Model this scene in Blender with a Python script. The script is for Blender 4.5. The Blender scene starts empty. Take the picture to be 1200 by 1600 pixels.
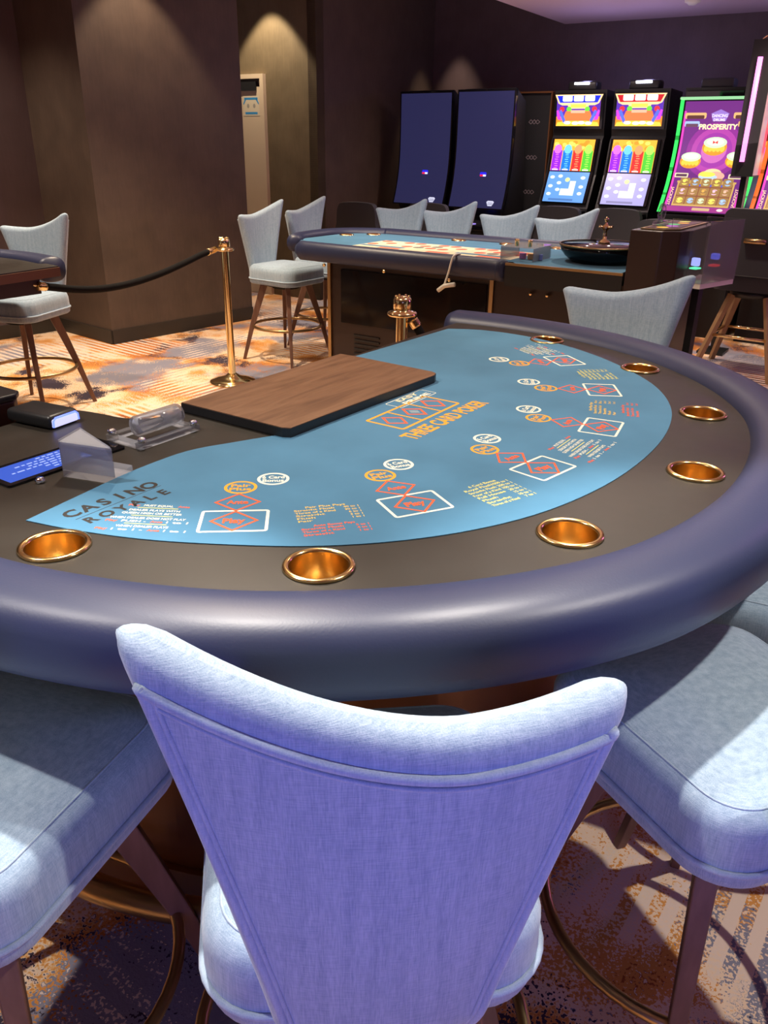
import bpy, bmesh, math, random
from math import sin, cos, pi, radians, sqrt, atan2
from mathutils import Vector, Matrix
from mathutils.geometry import tessellate_polygon
random.seed(7)
scn = bpy.context.scene
COL = scn.collection

# ------------------------------------------------------------------ camera, world, lights
cd = bpy.data.cameras.new('camera'); cam = bpy.data.objects.new('camera', cd); COL.objects.link(cam)
scn.camera = cam
cd.sensor_fit = 'VERTICAL'; cd.sensor_height = 24.0; cd.lens = 24.0*1267.9/1600; cd.clip_start = .02
PIT, ROL = radians(24.38), radians(.8875)
_x, _u, _f = Vector((1, 0, 0)), Vector((0, sin(PIT), cos(PIT))), Vector((0, cos(PIT), -sin(PIT)))
_r = cos(ROL)*_x + sin(ROL)*_u; _up = -sin(ROL)*_x + cos(ROL)*_u
M = Matrix((_r, _up, -_f)).transposed().to_4x4(); M.translation = Vector((0, 0, 1.5)); cam.matrix_world = M

scn.view_settings.view_transform = 'Standard'; scn.view_settings.look = 'None'
scn.view_settings.exposure = 0.0; scn.view_settings.gamma = 1.0; scn.view_settings.use_curve_mapping = False

w = bpy.data.worlds.new('world'); scn.world = w; w.use_nodes = True
w.node_tree.nodes['Background'].inputs[0].default_value = (1.0, .82, .76, 1)
w.node_tree.nodes['Background'].inputs[1].default_value = .18

WARM = (1.0, .83, .64); BLUE = (.27, .27, 1.0)
def spot(name, loc, aim, energy, angle=90, blend=.5, rad=.03, color=WARM):
    d = bpy.data.lights.new(name, 'SPOT'); d.energy = energy; d.spot_size = radians(angle); d.spot_blend = blend
    d.shadow_soft_size = rad; d.color = color
    o = bpy.data.objects.new(name, d); COL.objects.link(o); o.location = loc
    o.rotation_euler = (Vector(aim)-Vector(loc)).to_track_quat('-Z', 'Y').to_euler(); return o
def area(name, loc, aim, energy, sx, sy, color):
    d = bpy.data.lights.new(name, 'AREA'); d.shape = 'RECTANGLE'; d.size = sx; d.size_y = sy; d.energy = energy; d.color = color
    o = bpy.data.objects.new(name, d); COL.objects.link(o); o.location = loc
    o.rotation_euler = (Vector(aim)-Vector(loc)).to_track_quat('-Z', 'Y').to_euler(); return o
# recessed downlights over the gaming tables, with a few added fill spots
spot('ceiling_spot', (-.55, 2.45, 2.62), (-.45, 2.05, 0), 108, 112, .6, .04)
spot('ceiling_spot', (-.45, 1.45, 2.62), (-.50, .52, .7), 260, 40, .5, .03, (1, .93, .84))
spot('ceiling_spot', (.40, 1.50, 2.62), (.66, .70, .7), 235, 46, .5, .03, (1, .93, .84))
spot('ceiling_spot', (.9, 3.2, 2.62), (.6, 3.0, 0), 75, 110, .6, .035)
spot('ceiling_spot', (1.35, .95, 2.62), (1.05, 1.0, 0), 130, 100, .6, .03, (1, .93, .84))
spot('ceiling_spot', (-1.35, .95, 2.62), (-1.1, 1.0, 0), 140, 100, .6, .03, (1, .93, .84))
spot('ceiling_spot', (-1.3, 5.3, 2.9), (-1.3, 5.3, 0), 300, 105, .7, .05, (1, .80, .56))
spot('ceiling_spot', (.3, 5.4, 2.62), (.3, 5.4, 0), 70, 110, .7, .05)
spot('ceiling_spot', (1.7, 5.6, 2.6), (1.7, 5.6, 0), 110, 110, .7, .05)
spot('ceiling_spot', (-2.1, 3.9, 2.9), (-2.2, 4.2, 0), 200, 110, .7, .05)
spot('ceiling_spot', (2.7, 5.9, 2.6), (2.9, 6.2, 0), 160, 100, .7, .05)
spot('ceiling_spot', (-3.2, 6.0, 2.9), (-3.2, 6.0, 0), 120, 110, .7, .05)
spot('ceiling_spot', (1.2, 7.8, 2.6), (1.2, 8.0, 0), 90, 150, .8, .1, (1, .80, .72))  # added fill spot, lifts the dark walls around the slots
spot('ceiling_spot', (-.4, 1.2, 2.62), (.9, 3.0, .95), 75, 36, .6, .04)  # added spot aimed to brighten the stool back behind the far rail
spot('ceiling_spot', (-.4, 4.6, 2.62), (.75, 6.35, .95), 130, 60, .7, .05, (1, .9, .8))  # added front fill for the stools beyond the roulette table
# wall washing downlights
spot('ceiling_spot', (-1.62, 6.62, 2.95), (-1.67, 6.66, 0), 75, 82, .35, .02, (1, .80, .56))
spot('ceiling_spot', (-1.30, 8.68, 2.98), (-1.31, 8.70, 0), 150, 78, .3, .02, (1, .82, .58))
spot('ceiling_spot', (.62, 10.08, 2.95), (.64, 10.11, 0), 70, 54, .6, .02, (1, .80, .6))
area('ceiling_fill', (1.6, 6.6, 1.5), (1.6, 6.9, 2.6), 22, 3.0, 2.0, (1, .72, .74))  # added upward area light to brighten the ceiling, no real lamp here
# glow of the gaming screens behind and beside the camera
_g = area('screen_glow', (.25, -1.4, .95), (.15, .8, .95), 5.2, 1.6, .4, BLUE); _g.data.spread = radians(62)
area('screen_glow', (4.4, 4.3, 1.7), (.7, 2.4, .9), 14, .4, 1.6, (.75, .25, 1.0))

# ------------------------------------------------------------------ materials
MATS = {}
def mat(name, color=(.5, .5, .5), rough=.5, metal=0., emit=0., ecol=None, trans=0., ior=1.45, coat=0., sheen=0., spec=.5):
    if name in MATS: return MATS[name]
    m = bpy.data.materials.new(name); m.use_nodes = True; b = m.node_tree.nodes['Principled BSDF']
    b.inputs['Base Color'].default_value = (*color, 1); b.inputs['Roughness'].default_value = rough
    b.inputs['Metallic'].default_value = metal; b.inputs['IOR'].default_value = ior
    b.inputs['Transmission Weight'].default_value = trans; b.inputs['Coat Weight'].default_value = coat
    b.inputs['Sheen Weight'].default_value = sheen; b.inputs['Specular IOR Level'].default_value = spec
    if emit: b.inputs['Emission Color'].default_value = (*(ecol or color), 1); b.inputs['Emission Strength'].default_value = emit
    MATS[name] = m; return m
def N(m, t, **k):
    n = m.node_tree.nodes.new(t)
    for a, v in k.items(): setattr(n, a, v)
    return n
def LK(m, a, b): m.node_tree.links.new(a, b)
def BS(m): return m.node_tree.nodes['Principled BSDF']
def ramp(m, stops, interp='LINEAR'):
    r = N(m, 'ShaderNodeValToRGB'); r.color_ramp.interpolation = interp; e = r.color_ramp.elements
    while len(e) > 1: e.remove(e[-1])
    e[0].position = stops[0][0]; e[0].color = (*stops[0][1], 1)
    for p, c in stops[1:]:
        x = e.new(p); x.color = (*c, 1)
    return r
def noise(m, vec, scale, detail=2., rough=.5, dist=0.):
    n = N(m, 'ShaderNodeTexNoise'); n.inputs['Scale'].default_value = scale; n.inputs['Detail'].default_value = detail
    n.inputs['Roughness'].default_value = rough; n.inputs['Distortion'].default_value = dist
    if vec is not None: LK(m, vec, n.inputs['Vector'])
    return n
def mapping(m, scale=(1, 1, 1), rot=(0, 0, 0), coord='Object'):
    t = N(m, 'ShaderNodeTexCoord'); p = N(m, 'ShaderNodeMapping')
    p.inputs['Scale'].default_value = scale; p.inputs['Rotation'].default_value = rot
    LK(m, t.outputs[coord], p.inputs['Vector']); return p.outputs[0]
def bump(m, fac, strength=.2, dist=.002):
    b = N(m, 'ShaderNodeBump'); b.inputs['Strength'].default_value = strength; b.inputs['Distance'].default_value = dist
    LK(m, fac, b.inputs['Height']); LK(m, b.outputs[0], BS(m).inputs['Normal'])
def mixc(m, fac, a, b):
    n = N(m, 'ShaderNodeMix', data_type='RGBA')
    for s, v in ((0, fac), (6, a), (7, b)):
        if hasattr(v, 'node'): LK(m, v, n.inputs[s])
        elif s == 0: n.inputs[0].default_value = v
        else: n.inputs[s].default_value = (*v, 1)
    return n.outputs[2]
def math_(m, op, a, b=None, c=None):
    n = N(m, 'ShaderNodeMath', operation=op)
    for i, v in enumerate((a, b, c)):
        if v is None: continue
        if hasattr(v, 'node'): LK(m, v, n.inputs[i])
        else: n.inputs[i].default_value = v
    return n.outputs[0]

def fabric(name, c1, c2, rough=.85):
    m = mat(name, c1, rough, sheen=.25)
    a = noise(m, mapping(m, (700, 700, 40)), 1.0, 2); b = noise(m, mapping(m, (60, 60, 1400)), 1.0, 2)
    c = noise(m, mapping(m, (90, 90, 6)), 1.0, 2)
    s = math_(m, 'ADD', math_(m, 'MULTIPLY', a.outputs[0], .4), math_(m, 'MULTIPLY', b.outputs[0], .35))
    s = math_(m, 'ADD', s, math_(m, 'MULTIPLY', c.outputs[0], .25))
    r = ramp(m, [(.36, c2), (.62, c1)]); LK(m, s, r.inputs[0]); LK(m, r.outputs[0], BS(m).inputs['Base Color'])
    bump(m, s, .35, .0015); return m
M_FAB = fabric('chair_fabric', (.40, .50, .60), (.22, .31, .42))
M_PIPE = fabric('chair_piping_fabric', (.42, .51, .60), (.28, .37, .48))
M_RAIL = mat('navy_leather', (.022, .028, .070), .43, spec=.55)
_n = noise(M_RAIL, mapping(M_RAIL), 260, 3); bump(M_RAIL, _n.outputs[0], .15, .001)
M_TOP = mat('black_laminate', (.020, .016, .012), .42)
_n = noise(M_TOP, mapping(M_TOP), 6, 4); _r = ramp(M_TOP, [(.3, (.36,)*3), (.7, (.5,)*3)]); LK(M_TOP, _n.outputs[0], _r.inputs[0]); LK(M_TOP, _r.outputs[0], BS(M_TOP).inputs['Roughness'])
M_FELT = mat('blue_felt', (.045, .17, .30), .9, sheen=.15)
_n = noise(M_FELT, mapping(M_FELT), 7, 5); _r = ramp(M_FELT, [(.3, (.040, .155, .27)), (.7, (.055, .195, .335))]); LK(M_FELT, _n.outputs[0], _r.inputs[0]); LK(M_FELT, _r.outputs[0], BS(M_FELT).inputs['Base Color'])
M_BRASS = mat('polished_brass', (.95, .74, .38), .14, 1.)
M_CUP = mat('gold_cup_metal', (.86, .60, .26), .2, 1.)
M_SATIN = mat('satin_brass', (.50, .34, .17), .32, 1.)
M_BRONZE = mat('bronze_panel', (.20, .085, .035), .3, .6)
M_DKBROWN = mat('dark_brown_laminate', (.030, .016, .013), .35)
M_MAROON = mat('maroon_laminate', (.045, .014, .010), .45)
M_BLACK = mat('black_plastic', (.012, .012, .013), .4)
M_BLKGLOSS = mat('black_gloss', (.006, .006, .008), .08)
M_COVER = mat('mirror_dark_cover', (.32, .32, .34), .06, 1.)
M_WHITE = mat('white_paint', (.7, .68, .62), .5)
M_CHROME = mat('chrome', (.8, .8, .82), .12, 1.)
M_ROPE = mat('black_velvet', (.006, .005, .005), .9, spec=.2)
M_ACR = mat('clear_acrylic', (.42, .42, .46), .06, ior=1.45)
_t = N(M_ACR, 'ShaderNodeBsdfTransparent'); _x2 = N(M_ACR, 'ShaderNodeMixShader'); _fr = N(M_ACR, 'ShaderNodeFresnel'); _fr.inputs[0].default_value = 1.5
_f2 = math_(M_ACR, 'ADD', math_(M_ACR, 'MULTIPLY', _fr.outputs[0], .75), .05); LK(M_ACR, _f2, _x2.inputs[0]); LK(M_ACR, _t.outputs[0], _x2.inputs[1]); LK(M_ACR, BS(M_ACR).outputs[0], _x2.inputs[2])
LK(M_ACR, _x2.outputs[0], [n for n in M_ACR.node_tree.nodes if n.type == 'OUTPUT_MATERIAL'][0].inputs[0])
M_LEG = mat('walnut_leg', (.17, .082, .055), .45)
_n = noise(M_LEG, mapping(M_LEG, (40, 40, 4)), 1, 3); _r = ramp(M_LEG, [(.3, (.14, .066, .044)), (.7, (.21, .105, .072))]); LK(M_LEG, _n.outputs[0], _r.inputs[0]); LK(M_LEG, _r.outputs[0], BS(M_LEG).inputs['Base Color'])
M_OAK = mat('oak_leg', (.33, .20, .10), .5)
M_GREY = mat('dark_grey_upholstery', (.035, .035, .042), .6)
M_WOOD = mat('walnut_board', (.16, .075, .035), .5)
_v = mapping(M_WOOD, (3, 26, 26)); _n = noise(M_WOOD, _v, 1.6, 6, .6, .6); _r = ramp(M_WOOD, [(.3, (.105, .048, .023)), (.5, (.16, .078, .038)), (.72, (.21, .11, .058))]); LK(M_WOOD, _n.outputs[0], _r.inputs[0]); LK(M_WOOD, _r.outputs[0], BS(M_WOOD).inputs['Base Color'])
M_TRIM = mat('brown_edge_trim', (.13, .06, .03), .4)
def wallmat(name, c, c2):
    m = mat(name, c, .55); v = mapping(m)
    a = noise(m, v, 5, 5); b = noise(m, mapping(m, (60, 60, 8)), 1, 3)
    s = math_(m, 'ADD', math_(m, 'MULTIPLY', a.outputs[0], .7), math_(m, 'MULTIPLY', b.outputs[0], .3))
    r = ramp(m, [(.35, c2), (.65, c)]); LK(m, s, r.inputs[0]); LK(m, r.outputs[0], BS(m).inputs['Base Color']); bump(m, s, .25, .004); return m
M_WALL = wallmat('bronze_brown_wallcovering', (.095, .064, .048), (.070, .047, .036))
M_WALL2 = wallmat('olive_brown_wallcovering', (.15, .112, .066), (.11, .082, .047))
M_WALLP = wallmat('plum_brown_wallcovering', (.105, .070, .072), (.085, .056, .058))
M_CEIL = mat('ceiling_paint', (.62, .46, .50), .6)
M_SKIRT = mat('dark_skirting', (.030, .024, .020), .5)
M_DOOR = mat('cream_door', (.62, .50, .36), .5)
def carpet():
    m = mat('patterned_carpet', (.5, .3, .2), .95)
    v = mapping(m, (1, 1, 1), (0, 0, radians(20)))
    fine = noise(m, v, 120, 2).outputs[0]
    wob = math_(m, 'MULTIPLY', math_(m, 'SUBTRACT', fine, .5), .30)
    def field(scale, off, det=4):
        n = noise(m, v, scale, det, .55, .3); n.noise_dimensions = '4D'; n.inputs['W'].default_value = off
        return math_(m, 'ADD', n.outputs[0], wob)
    base = ramp(m, [(0, (.50, .16, .03)), (.40, (.68, .27, .06)), (.45, (.78, .44, .18)), (.48, (.84, .62, .44)), (.555, (.70, .30, .07)), (.63, (.36, .10, .02))], 'CONSTANT')
    LK(m, field(1.5, 1.), base.inputs[0])
    c = base.outputs[0]
    g = ramp(m, [(0, (0, 0, 0)), (.55, (1, 1, 1))], 'CONSTANT'); LK(m, field(1.1, 7.), g.inputs[0])
    c = mixc(m, g.outputs[0], c, (.24, .23, .29))
    d = ramp(m, [(0, (0, 0, 0)), (.60, (1, 1, 1))], 'CONSTANT'); LK(m, field(2.2, 3.), d.inputs[0])
    c = mixc(m, d.outputs[0], c, (.045, .030, .050))
    for k, (rot, off, colr) in enumerate(((35, 12., (.80, .62, .50)), (-52, 21., (.74, .60, .52)))):
        vv = mapping(m, (1, 1, 1), (0, 0, radians(rot)))
        wv = N(m, 'ShaderNodeTexWave', wave_type='BANDS'); wv.inputs['Scale'].default_value = 5.6; wv.inputs['Distortion'].default_value = 0; LK(m, vv, wv.inputs[0])
        st = math_(m, 'GREATER_THAN', math_(m, 'ADD', wv.outputs[1], math_(m, 'MULTIPLY', wob, 1.2)), .52)
        mk = math_(m, 'GREATER_THAN', field(.9, off, 2), .565)
        c = mixc(m, math_(m, 'MULTIPLY', st, mk), c, colr)
    LK(m, c, BS(m).inputs['Base Color']); bump(m, fine, .4, .004)
    return m
M_CARPET = carpet()
_ec = {}
def em(c, s=1.6):
    k = tuple(round(x, 3) for x in c)+(s,)
    if k not in _ec: _ec[k] = mat('lit_screen_colour_%d' % len(_ec), tuple(x*.3 for x in c), .3, emit=s, ecol=c)
    return _ec[k]
_pc = {}
def ink(c):
    k = tuple(c)
    if k not in _pc: _pc[k] = mat('printed_ink_%d' % len(_pc), c, .85)
    return _pc[k]

# ------------------------------------------------------------------ mesh helpers
class MB:
    def __init__(s): s.v = []; s.f = []; s.m = []; s.mats = []; s.sm = []
    def mi(s, m):
        if m not in s.mats: s.mats.append(m)
        return s.mats.index(m)
    def add(s, vs, fs, m, smooth=False):
        o = len(s.v); s.v += [tuple(p) for p in vs]; k = s.mi(m)
        for f in fs: s.f.append(tuple(i+o for i in f)); s.m.append(k); s.sm.append(smooth)
        return s
    def box(s, a, b, m, mtx=None):
        x0, y0, z0 = a; x1, y1, z1 = b
        vs = [Vector(p) for p in ((x0, y0, z0), (x1, y0, z0), (x1, y1, z0), (x0, y1, z0), (x0, y0, z1), (x1, y0, z1), (x1, y1, z1), (x0, y1, z1))]
        if mtx: vs = [mtx @ p for p in vs]
        return s.add(vs, [(3, 2, 1, 0), (4, 5, 6, 7), (0, 1, 5, 4), (1, 2, 6, 5), (2, 3, 7, 6), (3, 0, 4, 7)], m)
    def rbox(s, a, b, r, m, mtx=None, seg=3):
        bm = bmesh.new(); bmesh.ops.create_cube(bm, size=1)
        for v in bm.verts: v.co = Vector([a[i]+(v.co[i]+.5)*(b[i]-a[i]) for i in range(3)])
        bmesh.ops.bevel(bm, geom=bm.edges[:], offset=r, segments=seg, profile=.5, affect='EDGES')
        if mtx: bm.transform(mtx)
        bm.verts.index_update(); s.add([v.co.copy() for v in bm.verts], [[v.index for v in f.verts] for f in bm.faces], m, True); bm.free(); return s
    def prism(s, pts, z0, z1, m, mtx=None, top=None):
        n = len(pts); vs = [Vector((p[0], p[1], z0)) for p in pts]+[Vector((p[0], p[1], z1)) for p in pts]
        if mtx: vs = [mtx @ p for p in vs]
        tri = tessellate_polygon([[Vector((p[0], p[1], 0)) for p in pts]])
        ar = sum(pts[i][0]*pts[(i+1) % n][1]-pts[(i+1) % n][0]*pts[i][1] for i in range(n))
        side = [(i, (i+1) % n, n+(i+1) % n, n+i) if ar > 0 else (n+i, n+(i+1) % n, (i+1) % n, i) for i in range(n)]
        def up(t, o, u):
            a, b, c = [pts[i] for i in t]; cr = (b[0]-a[0])*(c[1]-a[1])-(b[1]-a[1])*(c[0]-a[0])
            t = t if (cr > 0) == u else t[::-1]; return tuple(i+o for i in t)
        s.add(vs, side+[up(t, 0, False) for t in tri], m)
        o = len(s.v)-2*n
        for t in tri: s.f.append(tuple(i+o for i in up(t, n, True))); s.m.append(s.mi(top or m)); s.sm.append(False)
        return s
    def lathe(s, prof, m, c=(0, 0, 0), seg=40, mtx=None, smooth=True):
        vs = []; k = len(prof)
        for i in range(seg):
            a = 2*pi*i/seg
            for r, z in prof: vs.append(Vector((r*cos(a), r*sin(a), z)))
        T = (mtx or Matrix.Identity(4)); vs = [T @ p + Vector(c) for p in vs]
        fs = [(i*k+j, ((i+1) % seg)*k+j, ((i+1) % seg)*k+j+1, i*k+j+1) for i in range(seg) for j in range(k-1)]
        return s.add(vs, fs, m, smooth)
    def tube(s, path, r, m, seg=10, closed=False, flat=1.):
        P = [Vector(p) for p in path]; n = len(P); R = r if isinstance(r, (list, tuple)) else [r]*n; vs = []
        up = None
        for i, p in enumerate(P):
            t = (P[(i+1) % n]-P[i-1]) if closed else (P[min(i+1, n-1)]-P[max(i-1, 0)]); t.normalize()
            if up is None: up = Vector((0, 0, 1)) if abs(t.z) < .9 else Vector((1, 0, 0))
            sx = t.cross(up).normalized(); up = sx.cross(t).normalized()
            for j in range(seg):
                a = 2*pi*j/seg; vs.append(p+sx*cos(a)*R[i]+up*sin(a)*R[i]*flat)
        fs = [(i*seg+j, i*seg+(j+1) % seg, ((i+1) % n)*seg+(j+1) % seg, ((i+1) % n)*seg+j) for i in range(n if closed else n-1) for j in range(seg)]
        if not closed: fs += [tuple(range(seg))[::-1], tuple(range((n-1)*seg, n*seg))]
        return s.add(vs, fs, m, True)
    def bar(s, a, b, w0, w1, m, side=None):
        a, b = Vector(a), Vector(b); t = (b-a).normalized(); x = (side or Vector((0, 0, 1)).cross(t)).normalized(); y = t.cross(x)
        vs = []
        for p, (wx, wy) in ((a, w0), (b, w1)):
            for i, j in ((-1, -1), (1, -1), (1, 1), (-1, 1)): vs.append(p+x*i*wx/2+y*j*wy/2)
        return s.add(vs, [(3, 2, 1, 0), (4, 5, 6, 7), (0, 1, 5, 4), (1, 2, 6, 5), (2, 3, 7, 6), (3, 0, 4, 7)], m)
    def build(s, name, parent=None, bevel=0., kind=None):
        me = bpy.data.meshes.new(name); me.from_pydata(s.v, [], s.f)
        for m in s.mats: me.materials.append(m)
        me.polygons.foreach_set('material_index', s.m); me.polygons.foreach_set('use_smooth', s.sm)
        bm = bmesh.new(); bm.from_mesh(me)
        if not getattr(s, 'keepn', False): bmesh.ops.recalc_face_normals(bm, faces=bm.faces)
        bm.to_mesh(me); bm.free(); me.update()
        o = bpy.data.objects.new(name, me); COL.objects.link(o)
        if parent: o.parent = parent
        if bevel:
            b = o.modifiers.new('bevel', 'BEVEL'); b.width = bevel; b.segments = 2; b.limit_method = 'ANGLE'
        if kind: o['kind'] = kind
        return o
def thing(name, label, cat, loc=(0, 0, 0), rz=0., group=None):
    o = bpy.data.objects.new(name, None); COL.objects.link(o); o.location = loc; o.rotation_euler = (0, 0, rz)
    o.empty_display_size = .1; o['label'] = label; o['category'] = cat
    if group: o['group'] = group
    return o
def tag(o, label, cat, group=None):
    o['label'] = label; o['category'] = cat
    if group: o['group'] = group
    return o
def dup(root, loc, rz, label, group=None):
    r = root.copy(); COL.objects.link(r); r.location = loc; r.rotation_euler = (0, 0, rz); r['label'] = label
    if group: r['group'] = group
    for ch in list(root.children):
        c = ch.copy(); COL.objects.link(c); c.parent = r
        for g in list(ch.children):
            d = g.copy(); COL.objects.link(d); d.parent = c
    return r
def catmull(P, n=8, closed=False):
    out = []; L = len(P)
    rng = range(L) if closed else range(L-1)
    for i in rng:
        g = (lambda k: P[k % L]) if closed else (lambda k: P[max(0, min(L-1, k))])
        p0, p1, p2, p3 = g(i-1), g(i), g(i+1), g(i+2)
        for j in range(n):
            t = j/n
            out.append(tuple(.5*((2*p1[k])+(-p0[k]+p2[k])*t+(2*p0[k]-5*p1[k]+4*p2[k]-p3[k])*t*t+(-p0[k]+3*p1[k]-3*p2[k]+p3[k])*t**3) for k in range(len(p1))))
    if not closed: out.append(tuple(P[-1]))
    return out
def rrect(hx, hy, r, n=6, cx=0, cy=0):
    pts = []
    for sx, sy, a0 in ((1, 1, 0), (-1, 1, 90), (-1, -1, 180), (1, -1, 270)):
        for i in range(n+1):
            a = radians(a0+90*i/n); pts.append((cx+sx*(hx-r)+r*cos(a), cy+sy*(hy-r)+r*sin(a)))
    return pts
def ell(cx, cy, rx, ry, n=28): return [(cx+rx*cos(2*pi*i/n), cy+ry*sin(2*pi*i/n)) for i in range(n)]

# text shapes, as polygons
_tx = {}
def text_mesh(s, bold=.0):
    k = (s, bold)
    if k in _tx: return _tx[k]
    c = bpy.data.curves.new('t', 'FONT'); c.body = s; c.size = 1; c.offset = bold; c.resolution_u = 3; c.fill_mode = 'BOTH'
    o = bpy.data.objects.new('t', c); COL.objects.link(o); bpy.context.view_layer.update()
    me = bpy.data.meshes.new_from_object(o.evaluated_get(bpy.context.evaluated_depsgraph_get()))
    vs = [(v.co.x, v.co.y) for v in me.vertices]; fs = [tuple(p.vertices) for p in me.polygons]
    bpy.data.objects.remove(o); bpy.data.curves.remove(c); bpy.data.meshes.remove(me)
    xs = [p[0] for p in vs]; x0, x1 = min(xs), max(xs)
    _tx[k] = (vs, fs, x0, x1); return _tx[k]
CAPH = .70
class Canvas:
    """flat artwork: polygons in a plane, mapped onto a surface"""
    def __init__(s): s.items = []
    def poly(s, pts, m, layer=1):
        tri = tessellate_polygon([[Vector((p[0], p[1], 0)) for p in pts]]); s.items.append((list(pts), [tuple(t) for t in tri], m, layer)); return s
    def rect(s, x0, y0, x1, y1, m, layer=1, ny=1):
        vs = []; fs = []
        for j in range(ny+1):
            y = y0+(y1-y0)*j/ny; vs += [(x0, y), (x1, y)]
        for j in range(ny): fs.append((2*j, 2*j+1, 2*j+3, 2*j+2))
        s.items.append((vs, fs, m, layer)); return s
    def ring(s, o, i, m, layer=1):
        n = len(o); s.items.append((list(o)+list(i), [(k, (k+1) % n, n+(k+1) % n, n+k) for k in range(n)], m, layer)); return s
    def text(s, st, cx, cy, h, m, width=None, bold=.02, layer=2, align='C', rot=0., sy=1., arc=None):
        vs, fs, x0, x1 = text_mesh(st, bold); k = h/CAPH; kx = k
        if width: kx = width/(x1-x0)
        ox = {'C': (x0+x1)/2, 'L': x0, 'R': x1}[align]; c, sn = cos(rot), sin(rot); o = []
        for x, y in vs:
            X, Y = (x-ox)*kx, (y-CAPH/2)*k*sy
            o.append((cx+X*c-Y*sn, cy+X*sn+Y*c))
        s.items.append((o, fs, m, layer)); return s
    def merge(s, other, f, dl=0):
        for vs, fs, m, l in other.items: s.items.append(([f(*p) for p in vs], fs, m, l+dl))
        return s
    def to(s, mb, f, eps=.0004):
        for vs, fs, m, l in s.items: mb.add([f(x, y, l*eps) for x, y in vs], fs, m)
        mb.keepn = False; return mb
def xf(cx, cy, a=0., k=1.):
    c, s = cos(a), sin(a); return lambda x, y: (cx+k*(x*c-y*s), cy+k*(x*s+y*c))

# room frame: T runs along the back walls, Nn points to them
TA = radians(-32.6); Tv = Vector((cos(TA), sin(TA), 0)); Nv = Vector((-sin(TA), cos(TA), 0))
def TN(t, n, z=0): p = Tv*t+Nv*n; return (p.x, p.y, z)

# ------------------------------------------------------------------ room shell
def struct(name, mb): return mb.build(name, kind='structure')
def wall(name, a, b, z1, m, th=.12, z0=0):
    a, b = Vector((*a, 0)), Vector((*b, 0)); t = (b-a).normalized(); n = Vector((-t.y, t.x, 0))
    mb = MB(); mb.prism([(p.x, p.y) for p in (a, b, b+n*th, a+n*th)], z0, z1, m); return struct(name, mb)
def skirt(name, a, b, m=None, h=.11):
    a, b = Vector((*a, 0)), Vector((*b, 0)); t = (b-a).normalized(); n = Vector((t.y, -t.x, 0))
    mb = MB(); mb.prism([(p.x, p.y) for p in (a, b, b+n*.012, a+n*.012)], .001, h, m or M_SKIRT); return struct(name, mb)
mb = MB(); mb.add([(-7, -3.2, 0), (8, -3.2, 0), (8, 13, 0), (-7, 13, 0)], [(0, 1, 2, 3)], M_CARPET); struct('floor', mb)
P0, P1 = (-2.2, 6.5), (-1.25, 7.63)
e = (Vector(P1)-Vector(P0)).normalized(); pn = Vector((-e.y, e.x))
P3 = tuple(Vector(P0)+pn*.80); P2 = tuple(Vector(P1)+pn*.80)
mb = MB(); mb.prism([P0, P1, P2, P3], 0, 3.1, M_WALL); struct('wall_pillar', mb)
skirt('baseboard_pillar_right', P0, P1); skirt('baseboard_pillar_left', P3, P0)
WL = tuple(Vector(P3)-e*4.2)
wall('wall_left', WL, P3, 3.1, M_WALLP); skirt('baseboard_left', WL, P3)
DW = TN(-5.25, 6.91)[:2]; D0 = TN(-7.3, 6.91)[:2]
wall('wall_door', D0, DW, 3.1, M_WALL2)
W1a = TN(-5.25, 9.11)[:2]
wall('wall_side', DW, W1a, 3.1, M_WALL, .1)
wall('wall_back', TN(-5.25, 9.11)[:2], TN(4.5, 9.11)[:2], 3.1, M_WALLP)
wall('wall_right', TN(4.5, 9.11)[:2], TN(4.5, 1.0)[:2], 3.1, M_WALLP)
wall('wall_rear', (7.5, -2.6), (-6.5, -2.6), 3.1, M_WALLP)
skirt('baseboard_back', W1a, TN(4.5, 9.11)[:2])
cl = TN(-3.72, 9.11); c0 = Vector(cl[:2]); nn = Vector((Nv.x, Nv.y))
lowd = Vector((.8945, 1.4673)).normalized()
q0 = Vector((1.79, 9.69)); q1 = q0-lowd*14
mb = MB(); mb.prism([tuple(q1), (8.5, -3.2), (8.5, 8.5), TN(4.6, 9.2)[:2], tuple(q0+lowd*.1)], 2.65, 2.75, M_CEIL); struct('ceiling_low', mb)
mb = MB(); mb.prism([(-8, -3.2), (8.5, -3.2), (8.5, 13), (-8, 13)], 3.1, 3.2, M_CEIL); struct('ceiling_high', mb)
# smoke detector
mb = MB(); mb.lathe([(0, -.05), (.028, -.05), (.045, -.035), (.062, -.03), (.065, 0), (0, 0)], M_WHITE, (2.52, 7.98, 2.65)); tag(mb.build('smoke_detector'), 'small round white detector on the ceiling at the top right', 'smoke detector')
# the door in the wall beyond the pillar
mb = MB()
f = lambda t, n, z: Vector(TN(t, n, z))
def tbox(mb, t0, t1, n0, n1, z0, z1, m): return mb.prism([TN(t0, n0)[:2], TN(t1, n0)[:2], TN(t1, n1)[:2], TN(t0, n1)[:2]], z0, z1, m)
dR = -5.873
tbox(mb, dR-.95, dR-.045, 6.885, 6.909, .005, 2.0, M_DOOR); door = struct('door_1', mb)
mb = MB(); tbox(mb, dR-.045, dR, 6.865, 6.909, 0, 2.11, M_DOOR); tbox(mb, dR-1.0, dR-.045, 6.865, 6.909, 2.07, 2.11, M_DOOR); tbox(mb, dR-1.0, dR-.95, 6.865, 6.909, 0, 2.07, M_DOOR); mb.build('door_frame', door)
mb = MB(); tbox(mb, dR-.42, dR-.10, 6.872, 6.884, 1.965, 2.045, M_BLACK); mb.build('door_closer', door)
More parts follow.
